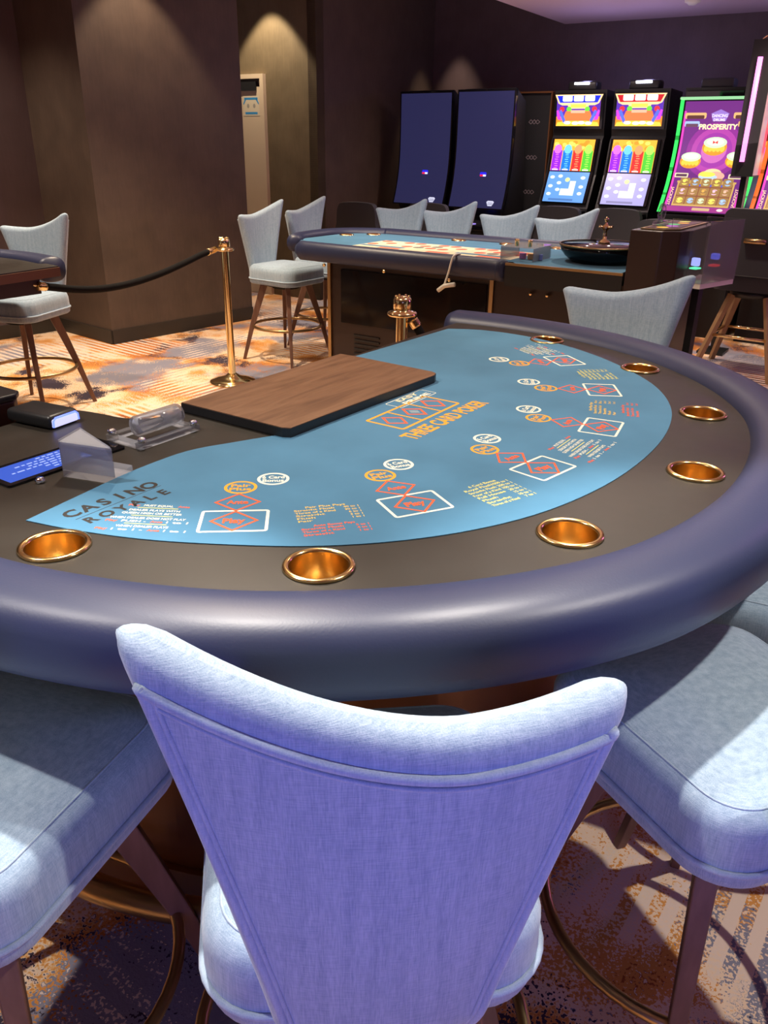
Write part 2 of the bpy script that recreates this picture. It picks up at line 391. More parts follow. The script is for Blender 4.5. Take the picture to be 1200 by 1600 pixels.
mb = MB(); tbox(mb, dR-.385, dR-.355, 6.84, 6.884, 1.27, 1.42, M_BLACK); mb.build('door_hinge', door)
cv = Canvas(); BL = ink((.03, .25, .55))
cv.rect(-.13, -.09, .13, .09, ink((.62, .55, .42)), 1); cv.rect(-.11, .055, .11, .075, BL, 2); cv.rect(-.10, -.075, .10, -.055, BL, 2)
cv.poly([(.09, .075), (.13, .02), (.12, .01), (.08, .055)], BL, 2); cv.poly([(-.09, .075), (-.13, .02), (-.12, .01), (-.08, .055)], BL, 2)
for sx in (-.05, .05): cv.poly(ell(sx, .0, .02, .02, 12), ink((.3, .28, .25)), 2)
mb = MB(); cv.to(mb, lambda x, y, z: f(dR-.18+x*.8, 6.884-z, 1.83+y)); mb.build('door_notice', door)

# ------------------------------------------------------------------ the chair
def chair_back_mesh(WT=.238, WB=.118, ZR=1.025, ZL=1.128):
    """front +Y; the chair's own left is -X... left corner is the tall one"""
    T = .056; rb = .030; z0 = .585
    def ztop(u):  # u=-1 .. 1 ; u=-1 is the sitter's left, tall side
        s = (1-u)/2
        k = max(0, (s-.34)/.66); z = ZR+.012*(1-min(1, s/.34))**2+(ZL-ZR)*k**1.55
        return z
    def dens(n):
        out = []
        for i in range(n+1):
            t = i/n; out.append(t)
        return out
    US = [-1, -.995, -.98, -.955, -.92, -.87]+[-.80+1.6*i/22 for i in range(23)]+[.87, .92, .955, .98, .995, 1]
    VS = [0, .012, .03, .06]+[.1+.8*i/14 for i in range(15)]+[.925, .945, .963, .978, .990, .997, 1]
    def wid(v): return WB+(WT-WB)*(v**1.12)
    def S(u, v):
        zt = ztop(u); wv = wid(v); e_ = max(0, (abs(u)*wv-(wv-.035))/.035)
        if v > .5: zt -= .020*(1-sqrt(max(0, 1-e_*e_)))*((v-.5)*2)**3
        z = z0+(zt-z0)*v
        x = u*wv
        y = -.232-.022*v + .050*(u*u)*(.35+.65*v)
        return Vector((x, y, z))
    def h(u, v):
        wv = wid(v); du = (1-abs(u))*wv; dv = (1-v)*(ztop(u)-z0); db = v*(ztop(u)-z0)
        def c(d): k = min(1, max(0, d/rb)); return sqrt(max(0, 1-(1-k)**2))
        return T/2*c(du)*c(dv)*c(db+.0)
    def nrm(u, v):
        a = S(min(u+.01, 1), v)-S(max(u-.01, -1), v); b = S(u, min(v+.01, 1))-S(u, max(v-.01, 0)); n = a.cross(b); n.normalize(); return n if n.y < 0 else -n
    mb = MB(); vs = []; nu, nv = len(US), len(VS)
    for side in (1, -1):
        for u in US:
            for v in VS: vs.append(S(u, v)+nrm(u, v)*(h(u, v)*side))
    fs = []
    for i in range(nu-1):
        for j in range(nv-1):
            a = i*nv+j; fs.append((a, a+nv, a+nv+1, a+1)); b = a+nu*nv; fs.append((b+1, b+nv+1, b+nv, b))
    mb.add(vs, fs, M_FAB, True)
    bm = bmesh.new()
    pip = []
    def rear(u, v, off=0.): return S(u, v)+nrm(u, v)*(h(u, v)+off)
    def front(u, v, off=0.): return S(u, v)-nrm(u, v)*(h(u, v)+off)
    def loop(ins, fn, off):
        pts = []
        vt = lambda u: 1-ins/(ztop(u)-z0)
        for i in range(15):
            v = .02+(.90)*i/14; pts.append(fn(-(1-ins*.62/wid(v)), v, off))
        for i in range(25):
            u = -.90+1.80*i/24; pts.append(fn(u, vt(u), off))
        for i in range(15):
            v = .92-.90*i/14; pts.append(fn((1-ins*.62/wid(v)), v, off))
        return catmull([tuple(p) for p in pts], 3)
    return mb, loop(.040, rear, .0005), loop(.052, rear, .0002), loop(.034, front, .0002), rear, wid
def seat_rings():
    # plan: rounded trapezoid, front wider
    def contour(ins, z):
        hx, hyf, hyb, r = .219-ins, .228-ins, .215-ins, max(.03, .085-ins*.8)
        pts = []
        for sx, sy, a0 in ((1, 1, 0), (-1, 1, 90), (-1, -1, 180), (1, -1, 270)):
            hy = hyf if sy > 0 else hyb; hxx = hx if sy > 0 else hx-.012
            for i in range(9):
                a = radians(a0+90*i/8); x = sx*(hxx-r)+r*cos(a); y = sy*(hy-r)+r*sin(a)
                pts.append(Vector((x, y+.0, z)))
        return pts
    return contour
def make_chair(name, label, cat='chair', fab=None, pipe=None):
    root = thing(name, label, cat, group='blue upholstered stools around the card and roulette tables')
    C = seat_rings(); mb = MB()
    prof = [(.035, .560), (.012, .562), (.002, .570), (.0, .583), (.0, .600), (.001, .630), (.001, .652), (.006, .672), (.016, .684), (.030, .691), (.060, .697), (.110, .702), (.155, .7035)]
    rings = [C(i, z) for i, z in prof]; n = len(rings[0]); vs = [p for r in rings for p in r]
    fs = [(a*n+i, a*n+(i+1) % n, (a+1)*n+(i+1) % n, (a+1)*n+i) for a in range(len(rings)-1) for i in range(n)]
    fs += [tuple(range(n))[::-1], tuple(range((len(rings)-1)*n, len(rings)*n))]
    mb.add(vs, fs, M_FAB, True); seat = mb.build('seat', root)
    mb = MB(); mb.tube(C(-.002, .598), .0050, M_PIPE, 8, True); mb.tube(C(.026, .6885), .0020, M_PIPE, 6, True); mb.build('piping', seat)
    b, p1, p2, p3, rear, wid = chair_back_mesh()
    back = b.build('backrest', root)
    mb = MB(); mb.tube(p1, .0062, M_PIPE, 8); mb.tube(p2, .0030, M_PIPE, 6); mb.build('piping', back)
    mb = MB(); mb.lathe([(0, .525), (.10, .525), (.10, .545), (.15, .545), (.15, .5605), (0, .5605)], M_BLACK, seg=28, smooth=False); mb.build('swivel_plate', root)
    for sx in (-1, 1):
        for sy in (-1, 1):
            mb = MB(); kx, ky = sx, sy
            pts = [(.115, .545, .052, .036), (.15, .40, .045, .030), (.185, .25, .036, .026), (.235, .0, .024, .020)]
            vs = []; d = Vector((kx, ky, 0)).normalized(); s_ = Vector((-d.y, d.x, 0))
            for r_, z, a_, b_ in pts:
                c_ = Vector((kx*r_, ky*r_, z))
                for i, j in ((-1, -1), (1, -1), (1, 1), (-1, 1)): vs.append(c_+d*i*a_/2+s_*j*b_/2)
            fs = [(4*k+i, 4*k+(i+1) % 4, 4*k+4+(i+1) % 4, 4*k+4+i) for k in range(3) for i in range(4)]+[(3, 2, 1, 0), (12, 13, 14, 15)]
            mb.add(vs, fs, M_LEG, False); mb.build('leg', root, bevel=.003)
    R = .252
    mb = MB(); mb.tube([(R*cos(2*pi*i/48), R*sin(2*pi*i/48), .25) for i in range(48)], .0105, M_SATIN, 12, True); mb.build('footrest_ring', root)
    return root
GRP = 'blue stools around the tables'
chair0 = make_chair('upholstered_stool', 'large blue fabric stool seen from behind in the foreground centre')
def facing(fx, fy): return atan2(fy, fx)-pi/2
def place(x, y, fx, fy, label, first=False):
    rz = facing(fx, fy)
    if first: chair0.location = (x, y, 0); chair0.rotation_euler = (0, 0, rz); return chair0
    return dup(chair0, (x, y, 0), rz, label)
place(-.02, .83, -.117, .993, '', True)
place(-.585, .905, .30, .954, 'blue stool seat cut off by the lower left picture edge')
place(.56, 1.06, -.40, .917, 'blue stool at lower right, its brightly lit seat half under the navy rail')
place(.885, 1.52, -.88, .47, 'dark blue stool seat at the right edge, behind the brightly lit lower right seat')
place(1.23, 2.36, -.97, .25, 'stool at the right picture edge with only a sliver of its pale back visible')
place(.71, 2.77, -.62, -.786, 'pale blue stool back rising behind the far rail of the near table')
place(-.75, 6.15, .83, -.56, 'blue stool at the left end of the roulette table, seat and legs showing')
place(-.47, 6.63, .83, -.56, 'blue stool at the left end of the roulette table, behind the other end stool')
def backrow(x, y, lab): place(x-.54*.25, y-.84*.25, -.54, -.84, lab)
backrow(.12, 6.92, 'leftmost of the four pale stools along the far side of the roulette table')
backrow(.49, 6.70, 'second from left of the four pale stools beyond the roulette table')
backrow(.91, 6.40, 'third from left of the four pale stools beyond the roulette table')
backrow(1.28, 6.14, 'rightmost of the four pale stools beyond the roulette table')
place(-2.12, 4.77, -.28, -.96, 'blue stool at the far left, behind the end of the other card table')

# ------------------------------------------------------------------ card table
TH = .95; CX, CY = -.314, 2.016; TROT = radians(56.0)
RAILR = [(0, -1.142), (.20, -1.125), (.38, -1.078), (.52, -1.006), (.64, -.915), (.745, -.805), (.83, -.685), (.90, -.53), (.945, -.36), (.955, -.18), (.935, -.005)]
RAIL = catmull([(-x, y) for x, y in RAILR[::-1]][:-1]+RAILR, 6)
def offset(path, d):
    out = []
    for i, p in enumerate(path):
        a = Vector(path[max(i-1, 0)]); b = Vector(path[min(i+1, len(path)-1)]); t = (b-a).normalized(); out.append((p[0]+t.y*d, p[1]-t.x*d))
    return out
BUMP = [(-.25, -.030), (-.33, -.032), (-.385, -.018), (-.415, .030), (-.425, .095), (-.44, .155), (-.475, .183), (-.54, .188), (-.64, .180), (-.95, .150)]
CUPS = [(-.88, -.385), (-.70, -.74), (-.387, -.99), (0, -1.078), (.385, -.991), (.702, -.741), (.875, -.390)]
def fill_holes(outer, holes, z, mb, m, up=True):
    bm = bmesh.new(); es = []
    for lp in [outer]+holes:
        vs = [bm.verts.new((p[0], p[1], z)) for p in lp]
        for i in range(len(vs)): es.append(bm.edges.new((vs[i], vs[(i+1) % len(vs)])))
    bmesh.ops.triangle_fill(bm, use_beauty=True, use_dissolve=False, edges=es)
    bm.verts.index_update(); mb.add([v.co.copy() for v in bm.verts], [[v.index for v in f.verts] for f in bm.faces], m); bm.free()
def card_table(root, felt=True, kb=1., ax=.93, ab=.16):
    ins = offset(RAIL, .035)
    outline = [p for p in ins]+[(.955, -.03), (.30, -.030)]+catmull(BUMP, 5)
    # base pedestal
    bo = [(x*.775, y*.72) for x, y in offset(RAIL, .0)[4:-4]]
    bo = [(x*kb, y*kb) for x, y in bo+[(.72, -.03), (.70, -.0), (-.70, .0), (-.72, -.03)]]
    mb = MB(); mb.prism(bo, .0, TH-.06, M_BRONZE); base = mb.build('pedestal', root)
    bk = [(x*1.02, y*1.02+.0) for x, y in bo]
    mb = MB(); mb.prism(bk, .0, .13, M_SATIN); mb.build('kick_plate', base)
    for x, y in ((-.735*kb, .0), (.735*kb, 0)): mb = MB(); mb.box((x-.008, y-.012, .131), (x+.008, y+.006, TH-.06), M_SATIN); mb.build('corner_strip', base)
    fr = [(x*.93*kb, y*.835*kb) for x, y in RAIL[3:-3]]
    mb = MB(); mb.tube([(x, y, .20) for x, y in fr], .027, M_SATIN, 16); rail_ = mb.build('foot_rail', root)
    for k in (4, 20, len(fr)//2, len(fr)-21, len(fr)-5):
        x, y = fr[k]; mb = MB(); mb.tube([(x*.84, y*.84, .20), (x, y, .20)], .012, M_SATIN, 8); mb.build('rail_bracket', rail_)
    # slab and top
    mb = MB()
    oe = [(.965, -.018), (.30, -.018)]+catmull([(x, y+.010) for x, y in BUMP], 5); ie = [(.955, -.045), (.30, -.045)]+catmull([(x, y-.020) for x, y in BUMP], 5)
    mb.prism(oe+ie[::-1], TH-.045, TH-.0046, M_TRIM); mb.build('wood_edge', root)
    mb = MB(); holes = [ell(x, y, .046, .046, 28) for x, y in CUPS]
    fill_holes(outline, holes, TH, mb, M_TOP)
    n = len(outline); mb.add([(p[0], p[1], TH) for p in outline]+[(p[0], p[1], TH-.0045) for p in outline], [(i, (i+1) % n, n+(i+1) % n, n+i) for i in range(n)], M_TOP)
    top = mb.build('tabletop', root)
    for x, y in CUPS:
        mb = MB(); mb.lathe([(.0425, .001), (.0435, .004), (.047, .0055), (.052, .004), (.053, .0005), (.0455, .0), (.045, -.07), (.0445, -.0775), (.0, -.0775), (.0, -.0755), (.0425, -.0755), (.043, -.068), (.0425, .001)], M_CUP, (x, y, TH+.0005), 44)
        mb.build('cup_holder', root)
    # padded rail
    prof = []
    for i in range(26):
        a = 2*pi*i/26; cx, cz = cos(a), sin(a); k = 2.6
        rr = (abs(cx)**k+abs(cz)**k)**(-1/k); prof.append((.073+rr*cx*.073, -.034+rr*cz*.062))
    path = RAIL; n = len(path); vs = []; m_ = len(prof); normals = []
    for i in range(n):
        a = Vector(path[max(i-1, 0)]); b = Vector(path[min(i+1, n-1)]); t = (b-a).normalized(); normals.append((Vector(path[i]), Vector((t.y, -t.x)), t))
    rings = []
    def ring(p, nr, s): return [Vector((p.x+nr.x*(.073+(o-.073)*s), p.y+nr.y*(.073+(o-.073)*s), TH+(-.034+(z+.034)*s))) for o, z in prof]
    p, nr, t = normals[0]
    for q in (.0, .5, .8, .95): rings.append(ring(p-t*.05*(1-q), nr, sqrt(max(.0005, 1-(1-q)**2))))
    for p, nr, t in normals: rings.append(ring(p, nr, 1))
    p, nr, t = normals[-1]
    for q in (.95, .8, .5, 0): rings.append(ring(p+t*.05*(1-q), nr, sqrt(max(.0005, 1-(1-q)**2))))
    vs = [v for r_ in rings for v in r_]; R_ = len(rings)
    fs = [(i*m_+j, i*m_+(j+1) % m_, (i+1)*m_+(j+1) % m_, (i+1)*m_+j) for i in range(R_-1) for j in range(m_)]+[tuple(range(m_)), tuple(range((R_-1)*m_, R_*m_))]
    mb = MB(); mb.add(vs, fs, M_RAIL, True); mb.build('padded_rail', root)
    # dealer side apron
    mb = MB(); mb.prism([(-ax, .12), (-.44, .12), (-.36, -.06), (ax, -.06), (ax, -.10), (-.38, -.10), (-.47, .08), (-ax, .08)], TH-ab, TH-.045, M_DKBROWN); ap = mb.build('apron', root)
    for x in (.80, .72, .68, .60): mb = MB(); mb.lathe([(0, .03), (.010, .028), (.014, .018), (.006, .01), (.006, 0)], M_BRASS, (x, -.06, TH-.10), 12, Matrix.Rotation(-pi/2, 4, 'X')); mb.build('knob', ap)
    return top

table = thing('card_table', 'large curved card table with blue felt and gold cup holders in the foreground', 'card table', (CX, CY, 0), TROT, 'navy railed card tables')
card_table(table)
# felt and its printed layout
FELT = [(-.852, -.272), (-.83, -.36), (-.79, -.47), (-.735, -.575), (-.66, -.69), (-.57, -.785), (-.46, -.865), (-.33, -.925), (-.17, -.963), (0, -.976), (.17, -.968), (.33, -.937), (.46, -.885), (.57, -.815), (.67, -.72), (.76, -.61), (.83, -.49), (.88, -.36), (.895, -.24), (.88, -.14), (.835, -.058)]
felt_out = catmull(FELT, 5)+[(.30, -.040), (-.05, -.06), (-.20, -.30)]+catmull([(-.297, -.321), (-.345, -.297), (-.397, -.273), (-.455, -.247), (-.515, -.236), (-.624, -.239), (-.746, -.256), (-.852, -.272)], 5)[:-1]
WH, GO, RE, YE, BK = ink((.80, .80, .66)), ink((.80, .36, .03)), ink((.82, .12, .04)), ink((.74, .68, .20)), ink((.025, .022, .02))
cv = Canvas()
def frame(c, pts, w_, m, layer=1):
    n = len(pts); cx = sum(p[0] for p in pts)/n; cy = sum(p[1] for p in pts)/n; inn = []
    for i in range(n):
        a, b, d = Vector(pts[i-1]), Vector(pts[i]), Vector(pts[(i+1) % n]); t1 = (b-a).normalized(); t2 = (d-b).normalized()
        n1 = Vector((-t1.y, t1.x)); n2 = Vector((-t2.y, t2.x)); bis = (n1+n2).normalized(); k = w_/max(.3, bis.dot(n1)); q = b+bis*k
        inn.append((q.x, q.y))
    c.ring(pts, inn, m, layer)
def dia(c, cx, cy, rx, ry, w_, m, layer=1): frame(c, [(cx+rx, cy), (cx, cy+ry), (cx-rx, cy), (cx, cy-ry)], w_, m, layer)
bet = Canvas()
frame(bet, rrect(.0550, .0410, .006, 3), .0052, WH, 1)
dia(bet, 0, 0, .0395, .0385, .0042, RE, 2); dia(bet, 0, .0735, .0395, .0375, .0042, RE, 2)
bet.text('Play', 0, 0, .017, RE, .036, .035, 3); bet.text('Ante', 0, .0735, .0145, RE, .036, .035, 3)
for (cx, cy, m_, t1, t2) in ((0, .138, GO, 'Pair', 'Plus'), (.055, .175, WH, '6 Card', 'Bonus')):
    frame(bet, ell(cx, cy, .0288, .0288, 36), .0056, m_, 1)
    bet.text(t1, cx, cy+.0078, .0125, m_, min(.040, .0085*len(t1)), .03, 2); bet.text(t2, cx, cy-.0078, .0125, m_, .038, .03, 2)
for th in (-50.9, -30.6, -10.2, 10.2, 30.6, 50.9):
    a = radians(th); cv.merge(bet, xf(.852*sin(a), -.852*cos(a), a))
def paytable(title, rows, col, w_, lh, big=None):
    c = Canvas(); y = 0; c.text(title, .0, y, lh*.66, col, w_*.62, .02, 1); y -= lh
    for l_, r_ in rows:
        c.text(l_, -w_/2, y, lh*.62, col, min(w_*.62, .0062*len(l_)*lh/.011), .02, 1, 'L'); c.text(r_, w_/2, y, lh*.62, col, None, .02, 1, 'R'); y -= lh
    return c
pp = [('Straight Flush', '40 to 1'), ('Three of a Kind', '30 to 1'), ('Straight', '6 to 1'), ('Flush', '3 to 1'), ('Pair', '1 to 1')]
ab = [('Straight Flush', '5 to 1'), ('Three of a Kind', '4 to 1'), ('Straight', '1 to 1')]
six = [('Royal Flush', '1000 to 1'), ('Straight Flush', '200 to 1'), ('Four of a Kind', '100 to 1'), ('Full House', '20 to 1'), ('Flush', '15 to 1'), ('Straight', '10 to 1'), ('Three of a Kind', '7 to 1')]
def both():
    c = Canvas(); c.merge(paytable('Pair Plus Pays', pp, YO, .108, .0105), xf(0, .048)); c.merge(paytable('Ante Bonus Pays', ab, RE, .108, .0105), xf(.0, -.024)); return c
YO = ink((.74, .50, .12))
def instr():
    c = Canvas(); h = .0088
    rows = [('W', 'Play|MUST EQUAL|Ante'), ('L', ''), ('W', 'DEALER PLAYS WITH'), ('W', 'QUEEN HIGH OR BETTER'), ('L', ''), ('W', 'WHEN DEALER DOES NOT PLAY'), ('W', 'Play| PUSH - |Ante| 1 to 1'), ('L', ''), ('W', 'WHEN DEALER PLAYS'), ('W', 'Play| 1 to 1 - |Ante| 1 to 1')]
    y = .048
    for k, s_ in rows:
        if k == 'L': c.rect(-.034, y+.0015, .034, y+.0036, YE, 1); y -= .0068; continue
        parts = s_.split('|'); tot = sum(len(p) for p in parts)*.0052+.005*(len(parts)-1); x = -tot/2
        for p in parts:
            ww = len(p)*.0052; c.text(p.strip(), x, y, h*.78, RE if p.strip() in ('Play', 'Ante') else WH, ww*.95, .02, 1, 'L'); x += ww+.005
        y -= .0118
    return c
I_, B_, S_ = instr(), both(), paytable('6 Card Bonus', six, YE, .100, .0118)
for th, c_, r_ in ((-60.0, I_, .846), (-40.6, B_, .862), (-20.3, S_, .835), (0, I_, .855), (20.3, B_, .862), (40.6, S_, .835), (60.0, I_, .846)):
    a = radians(th); cv.merge(c_, xf(r_*sin(a), -r_*cos(a), a), 1)
# centre logo
bx = [(-.118, -.405), (-.118, -.505), (.118, -.505), (.118, -.405)]
frame(cv, rrect(.122, .051, .008, 3, .0, -.457), .0068, GO, 1)
for x in (-.041, .041): cv.rect(x-.0028, -.505, x+.0028, -.409, GO, 2)
for x in (-.080, 0, .080): dia(cv, x, -.457, .028, .036, .0056, RE, 2)
cv.poly([(.013, -.457), (0, -.441), (-.013, -.457), (0, -.473)], ink((.22, .30, .36)), 3)
cv.text('THREE CARD POKER', 0, -.541, .038, GO, .325, .03, 2)
frame(cv, rrect(.078, .024, .006, 3, .085, -.395), .002, WH, 1)
cv.text('EASY', .085, -.383, .014, ink((.78, .70, .45)), .085, .03, 3); cv.text('PRIME', .093, -.404, .014, WH, .11, .03, 3)
def arc_text(s_, x0, y0, step, h, rot, m_):
    for i, ch in enumerate(s_):
        cv.text(ch, x0+i*step*cos(rot), y0+i*step*sin(rot), h, m_, None, .035, 2, 'C', rot, 1.)
arc_text('CASINO', -.795, -.308, .0305, .027, radians(-3), BK); arc_text('ROYALE', -.790, -.352, .0285, .022, radians(-3), BK)
cv.rect(-.805, -.3335, -.63, -.3322, BK, 1)
mb = MB(); mb.prism(felt_out, TH+.0003, TH+.0016, M_FELT)
cv.to(mb, lambda x, y, z: Vector((x, y, TH+.0016+z)), .00012); mb.build('felt_layout', table)

# ------------------------------------------------------------------ things on the table (own top level)
TM = Matrix.Translation((CX, CY, 0)) @ Matrix.Rotation(TROT, 4, 'Z')
def onT(x, y, z=TH): return tuple(TM @ Vector((x, y, z)))
bpts = [(-.310, -.040), (-.310, -.335), (-.302, -.350), (-.20, -.352), (0, -.358), (.12, -.364), (.235, -.368), (.255, -.360), (.262, -.345), (.275, -.085), (.272, -.042)]
brd = thing('wooden_cover_board', 'walnut cover board with black edges lying flat on the blue card table', 'board', onT(0, 0, TH+.0018), TROT)
mb = MB(); mb.prism(bpts, 0, .019, M_BLACK); mb.build('board_core', brd)
mb = MB(); mb.prism([(x*.995+.0, y*.995-.001) for x, y in bpts], .0191, .0205, M_WOOD); mb.build('wood_veneer', brd)
# status display
ds = thing('display_screen', 'flat black framed display with lit blue text set in the table at left', 'display', onT(-.665, -.082, TH+.0003), TROT)
mb = MB(); mb.prism(rrect(.125, .050, .006), 0, .004, M_BLKGLOSS); mb.build('bezel', ds)
cv = Canvas(); cv.rect(-.115, -.039, .055, .039, em((.03, .09, .50), 1.0), 0)
for i, (a_, b_) in enumerate(((-.02, .05), (-.07, .05), (-.05, .05), (-.09, .05), (-.03, .05), (-.02, .05))):
    y = .030-i*.0115; x = a_
    while x < b_-.01:
        l_ = random.uniform(.006, .016); cv.rect(x, y-.0028, min(x+l_, b_), y+.0015, em((.35, .45, .9), 1.0), 1); x += l_+.004
mb = MB(); cv.to(mb, lambda x, y, z: Vector((x, y, .0042+z))); mb.build('lit_panel', ds)
mb = MB(); mb.lathe([(0, 0), (.008, 0), (.009, .004), (.006, .009), (0, .010)], M_CHROME, onT(-.742, -.150, TH), 14); tag(mb.build('metal_stud'), 'tiny shiny metal stud beside the near corner of the table display', 'stud')
# card reader
cr = thing('card_reader', 'black rounded reader box with a glowing white and blue slot on the table', 'card reader', onT(-.530, .135, TH+.0003), TROT+radians(8))
mb = MB(); mb.rbox((-.040, -.055, 0), (.040, .075, .030), .010, M_BLACK); mb.build('housing', cr)
mb = MB(); mb.rbox((-.034, -.0585, .004), (.034, -.050, .022), .0035, em((.60, .60, .95), 1.2)); mb.build('lit_slot', cr)
mb = MB(); mb.tube([(-.034, -.058, .006), (-.033, -.058, .019), (-.027, -.058, .0245), (.027, -.058, .0245), (.033, -.058, .019), (.034, -.058, .006)], .0022, em((.12, .18, 1.0), 2.5), 6); mb.build('light_strip', cr)
# clear card holder with lid
dh = thing('clear_discard_holder', 'clear acrylic card holder with a triangular top standing beside the blue display', 'card holder', onT(-.702, -.16, TH+.0004), TROT)
A_, B2, C_, D_ = (0, 0), (.030, -.103), (.090, -.078), (.066, .028)
mb = MB(); mb.prism([A_, B2, C_, D_], 0, .012, M_ACR); mb.build('base_block', dh)
def wallp(mb, a, b, z0, z1, m, th=.003):
    a, b = Vector((*a, 0)), Vector((*b, 0)); t = (b-a).normalized(); n = Vector((-t.y, t.x, 0))*th
    mb.prism([(p.x, p.y) for p in (a, b, b+n, a+n)], z0, z1, m)
mb = MB(); wallp(mb, A_, B2, .0122, .066, M_ACR); mb.build('side_panel', dh)
mb = MB(); wallp(mb, (.004, .001), (.062, .026), .0122, .066, M_ACR); mb.build('side_panel', dh)
mb = MB(); mb.prism([A_, B2, (.066, .028)], .0662, .0695, M_ACR); mb.build('lid_panel', dh)
# clear cylinder tray
ct = thing('clear_cylinder_stand', 'clear acrylic tray with a lying transparent cylinder, between the reader and the wooden board', 'card stand', onT(-.452, -.112, TH+.0004), TROT)
mb = MB(); mb.prism([(-.078, -.052), (.078, -.052), (.078, -.036), (-.078, -.036)], 0, .012, M_ACR); mb.prism([(-.078, .036), (.078, .036), (.078, .052), (-.078, .052)], 0, .012, M_ACR)
mb.prism([(-.078, -.035), (-.062, -.035), (-.062, .035), (-.078, .035)], 0, .010, M_ACR); mb.prism([(.062, -.035), (.078, -.035), (.078, .035), (.062, .035)], 0, .010, M_ACR); mb.build('tray_frame', ct)
RX = Matrix.Rotation(pi/2, 4, 'Y') @ Matrix.Identity(4)
mb = MB(); mb.lathe([(.0, -.055), (.020, -.055), (.021, -.052), (.021, .052), (.020, .055), (0, .055), (0, .0505), (.0165, .0505), (.0165, -.0505), (0, -.0505)], M_ACR, (.0, -.015, .0355), 28, RX); mb.build('cylinder', ct)
mb = MB()
for x in (-.068, .068):
    for y in (-.044, .044): mb.lathe([(0, 0), (.008, 0), (.008, .008), (.004, .011), (0, .011)], M_CHROME, (x, y, .0122), 12)
mb.build('fixing_studs', ct)
# maroon cabinet beside the bump
mb = MB(); mb.prism([(-.99, .222), (-.545, .222), (-.525, .24), (-.525, .47), (-.99, .47)], 0, .985, M_MAROON, TM); mb.prism([(-.995, .217), (-.54, .217), (-.52, .237), (-.52, .475), (-.995, .475)], .986, 1.0, M_BLACK, TM)
tag(mb.build('pit_stand', bevel=.004), 'dark maroon box cabinet with black top at the left picture edge behind the card table', 'cabinet')

# second card table at the far left, its end only
t2 = thing('card_table', 'card table at far left, only the navy rail end and brown knobbed apron in view', 'card table', group='navy railed card tables')
a2 = TROT+pi; t2.rotation_euler = (0, 0, a2)
endl = Vector((-.955, 0, 0)); endl.rotate(Matrix.Rotation(a2, 3, 'Z')); t2.location = (-1.69-endl.x, 4.08-endl.y, 0)
# the left-handed bump would stand at the hidden far end here
card_table(t2, kb=.7, ax=.86, ab=.12)

# ------------------------------------------------------------------ rope barrier
def stanchion(x, y, label, hook):
    r = thing('brass_stanchion', label, 'stanchion', (x, y, 0), 0, 'brass rope stanchions')
    mb = MB(); mb.lathe([(0, 0), (.155, 0), (.157, .008), (.150, .016), (.10, .030), (.05, .045), (.03, .062), (.0, .062)], M_BRASS, seg=48); mb.build('base', r)
    mb = MB(); mb.lathe([(.0245, .0625), (.0245, .865)], M_BRASS, seg=32); mb.build('pole', r)
    mb = MB(); mb.lathe([(.024, .862), (.058, .864), (.062, .870), (.058, .878), (.037, .884), (.034, .888), (.037, .892), (.037, .925), (.034, .934), (.022, .940), (.010, .943), (0, .944)], M_BRASS, seg=40); cap = mb.build('cap', r)
    for k in range(6):
        a = k*pi/3; mb = MB(); mb.lathe([(0, .939), (.006, .940), (.006, .943), (0, .946)], M_BRASS, (.026*cos(a), .026*sin(a), 0), 10); mb.build('cap_bead', cap)
    return r
stanchion(-1.05, 5.43, 'brass stanchion post on a round base standing on the carpet before the brown pillar', None)
stanchion(.062, 3.354, 'brass stanchion top rising behind the straight edge of the blue card table', None)
def rope(name, label, pts, m=M_ROPE, r=.0185):
    root = thing(name, label, 'rope', pts[0], 0, 'black barrier ropes')
    P = [Vector(p)-Vector(pts[0]) for p in pts]; path = catmull([tuple(p) for p in P], 8); n = len(path)
    k = 5
    mb = MB(); mb.tube(path[k:-k], r, m, 14); mb.build('velvet_cord', root)
    for seg in (path[:k+1], path[-k-1:]):
        mb = MB(); mb.tube(seg, .0215, M_BRASS, 14); mb.build('end_fitting', root)
rope('barrier_rope', 'black velvet rope sagging from the brass post to the left table', [(-1.105, 5.40, .875), (-1.16, 5.25, .858), (-1.233, 5.048, .828), (-1.314, 4.829, .800), (-1.408, 4.572, .784), (-1.491, 4.345, .790), (-1.558, 4.164, .814), (-1.619, 3.998, .850), (-1.649, 3.915, .868)])
mb = MB(); mb.tube([(-1.652, 3.905, .871), (-1.70, 3.92, .880), (-1.765, 3.972, .884)], .006, M_BRASS, 8); tag(mb.build('rope_hook'), 'small brass hook clipping the rope end to the left card table', 'hook')
rope('barrier_rope', 'short end of rope with brass fitting hanging from the second post by the card table', [(.105, 3.345, .848), (.135, 3.345, .80), (.16, 3.36, .74), (.19, 3.40, .66), (.23, 3.46, .58), (.29, 3.56, .50), (.38, 3.70, .44)])

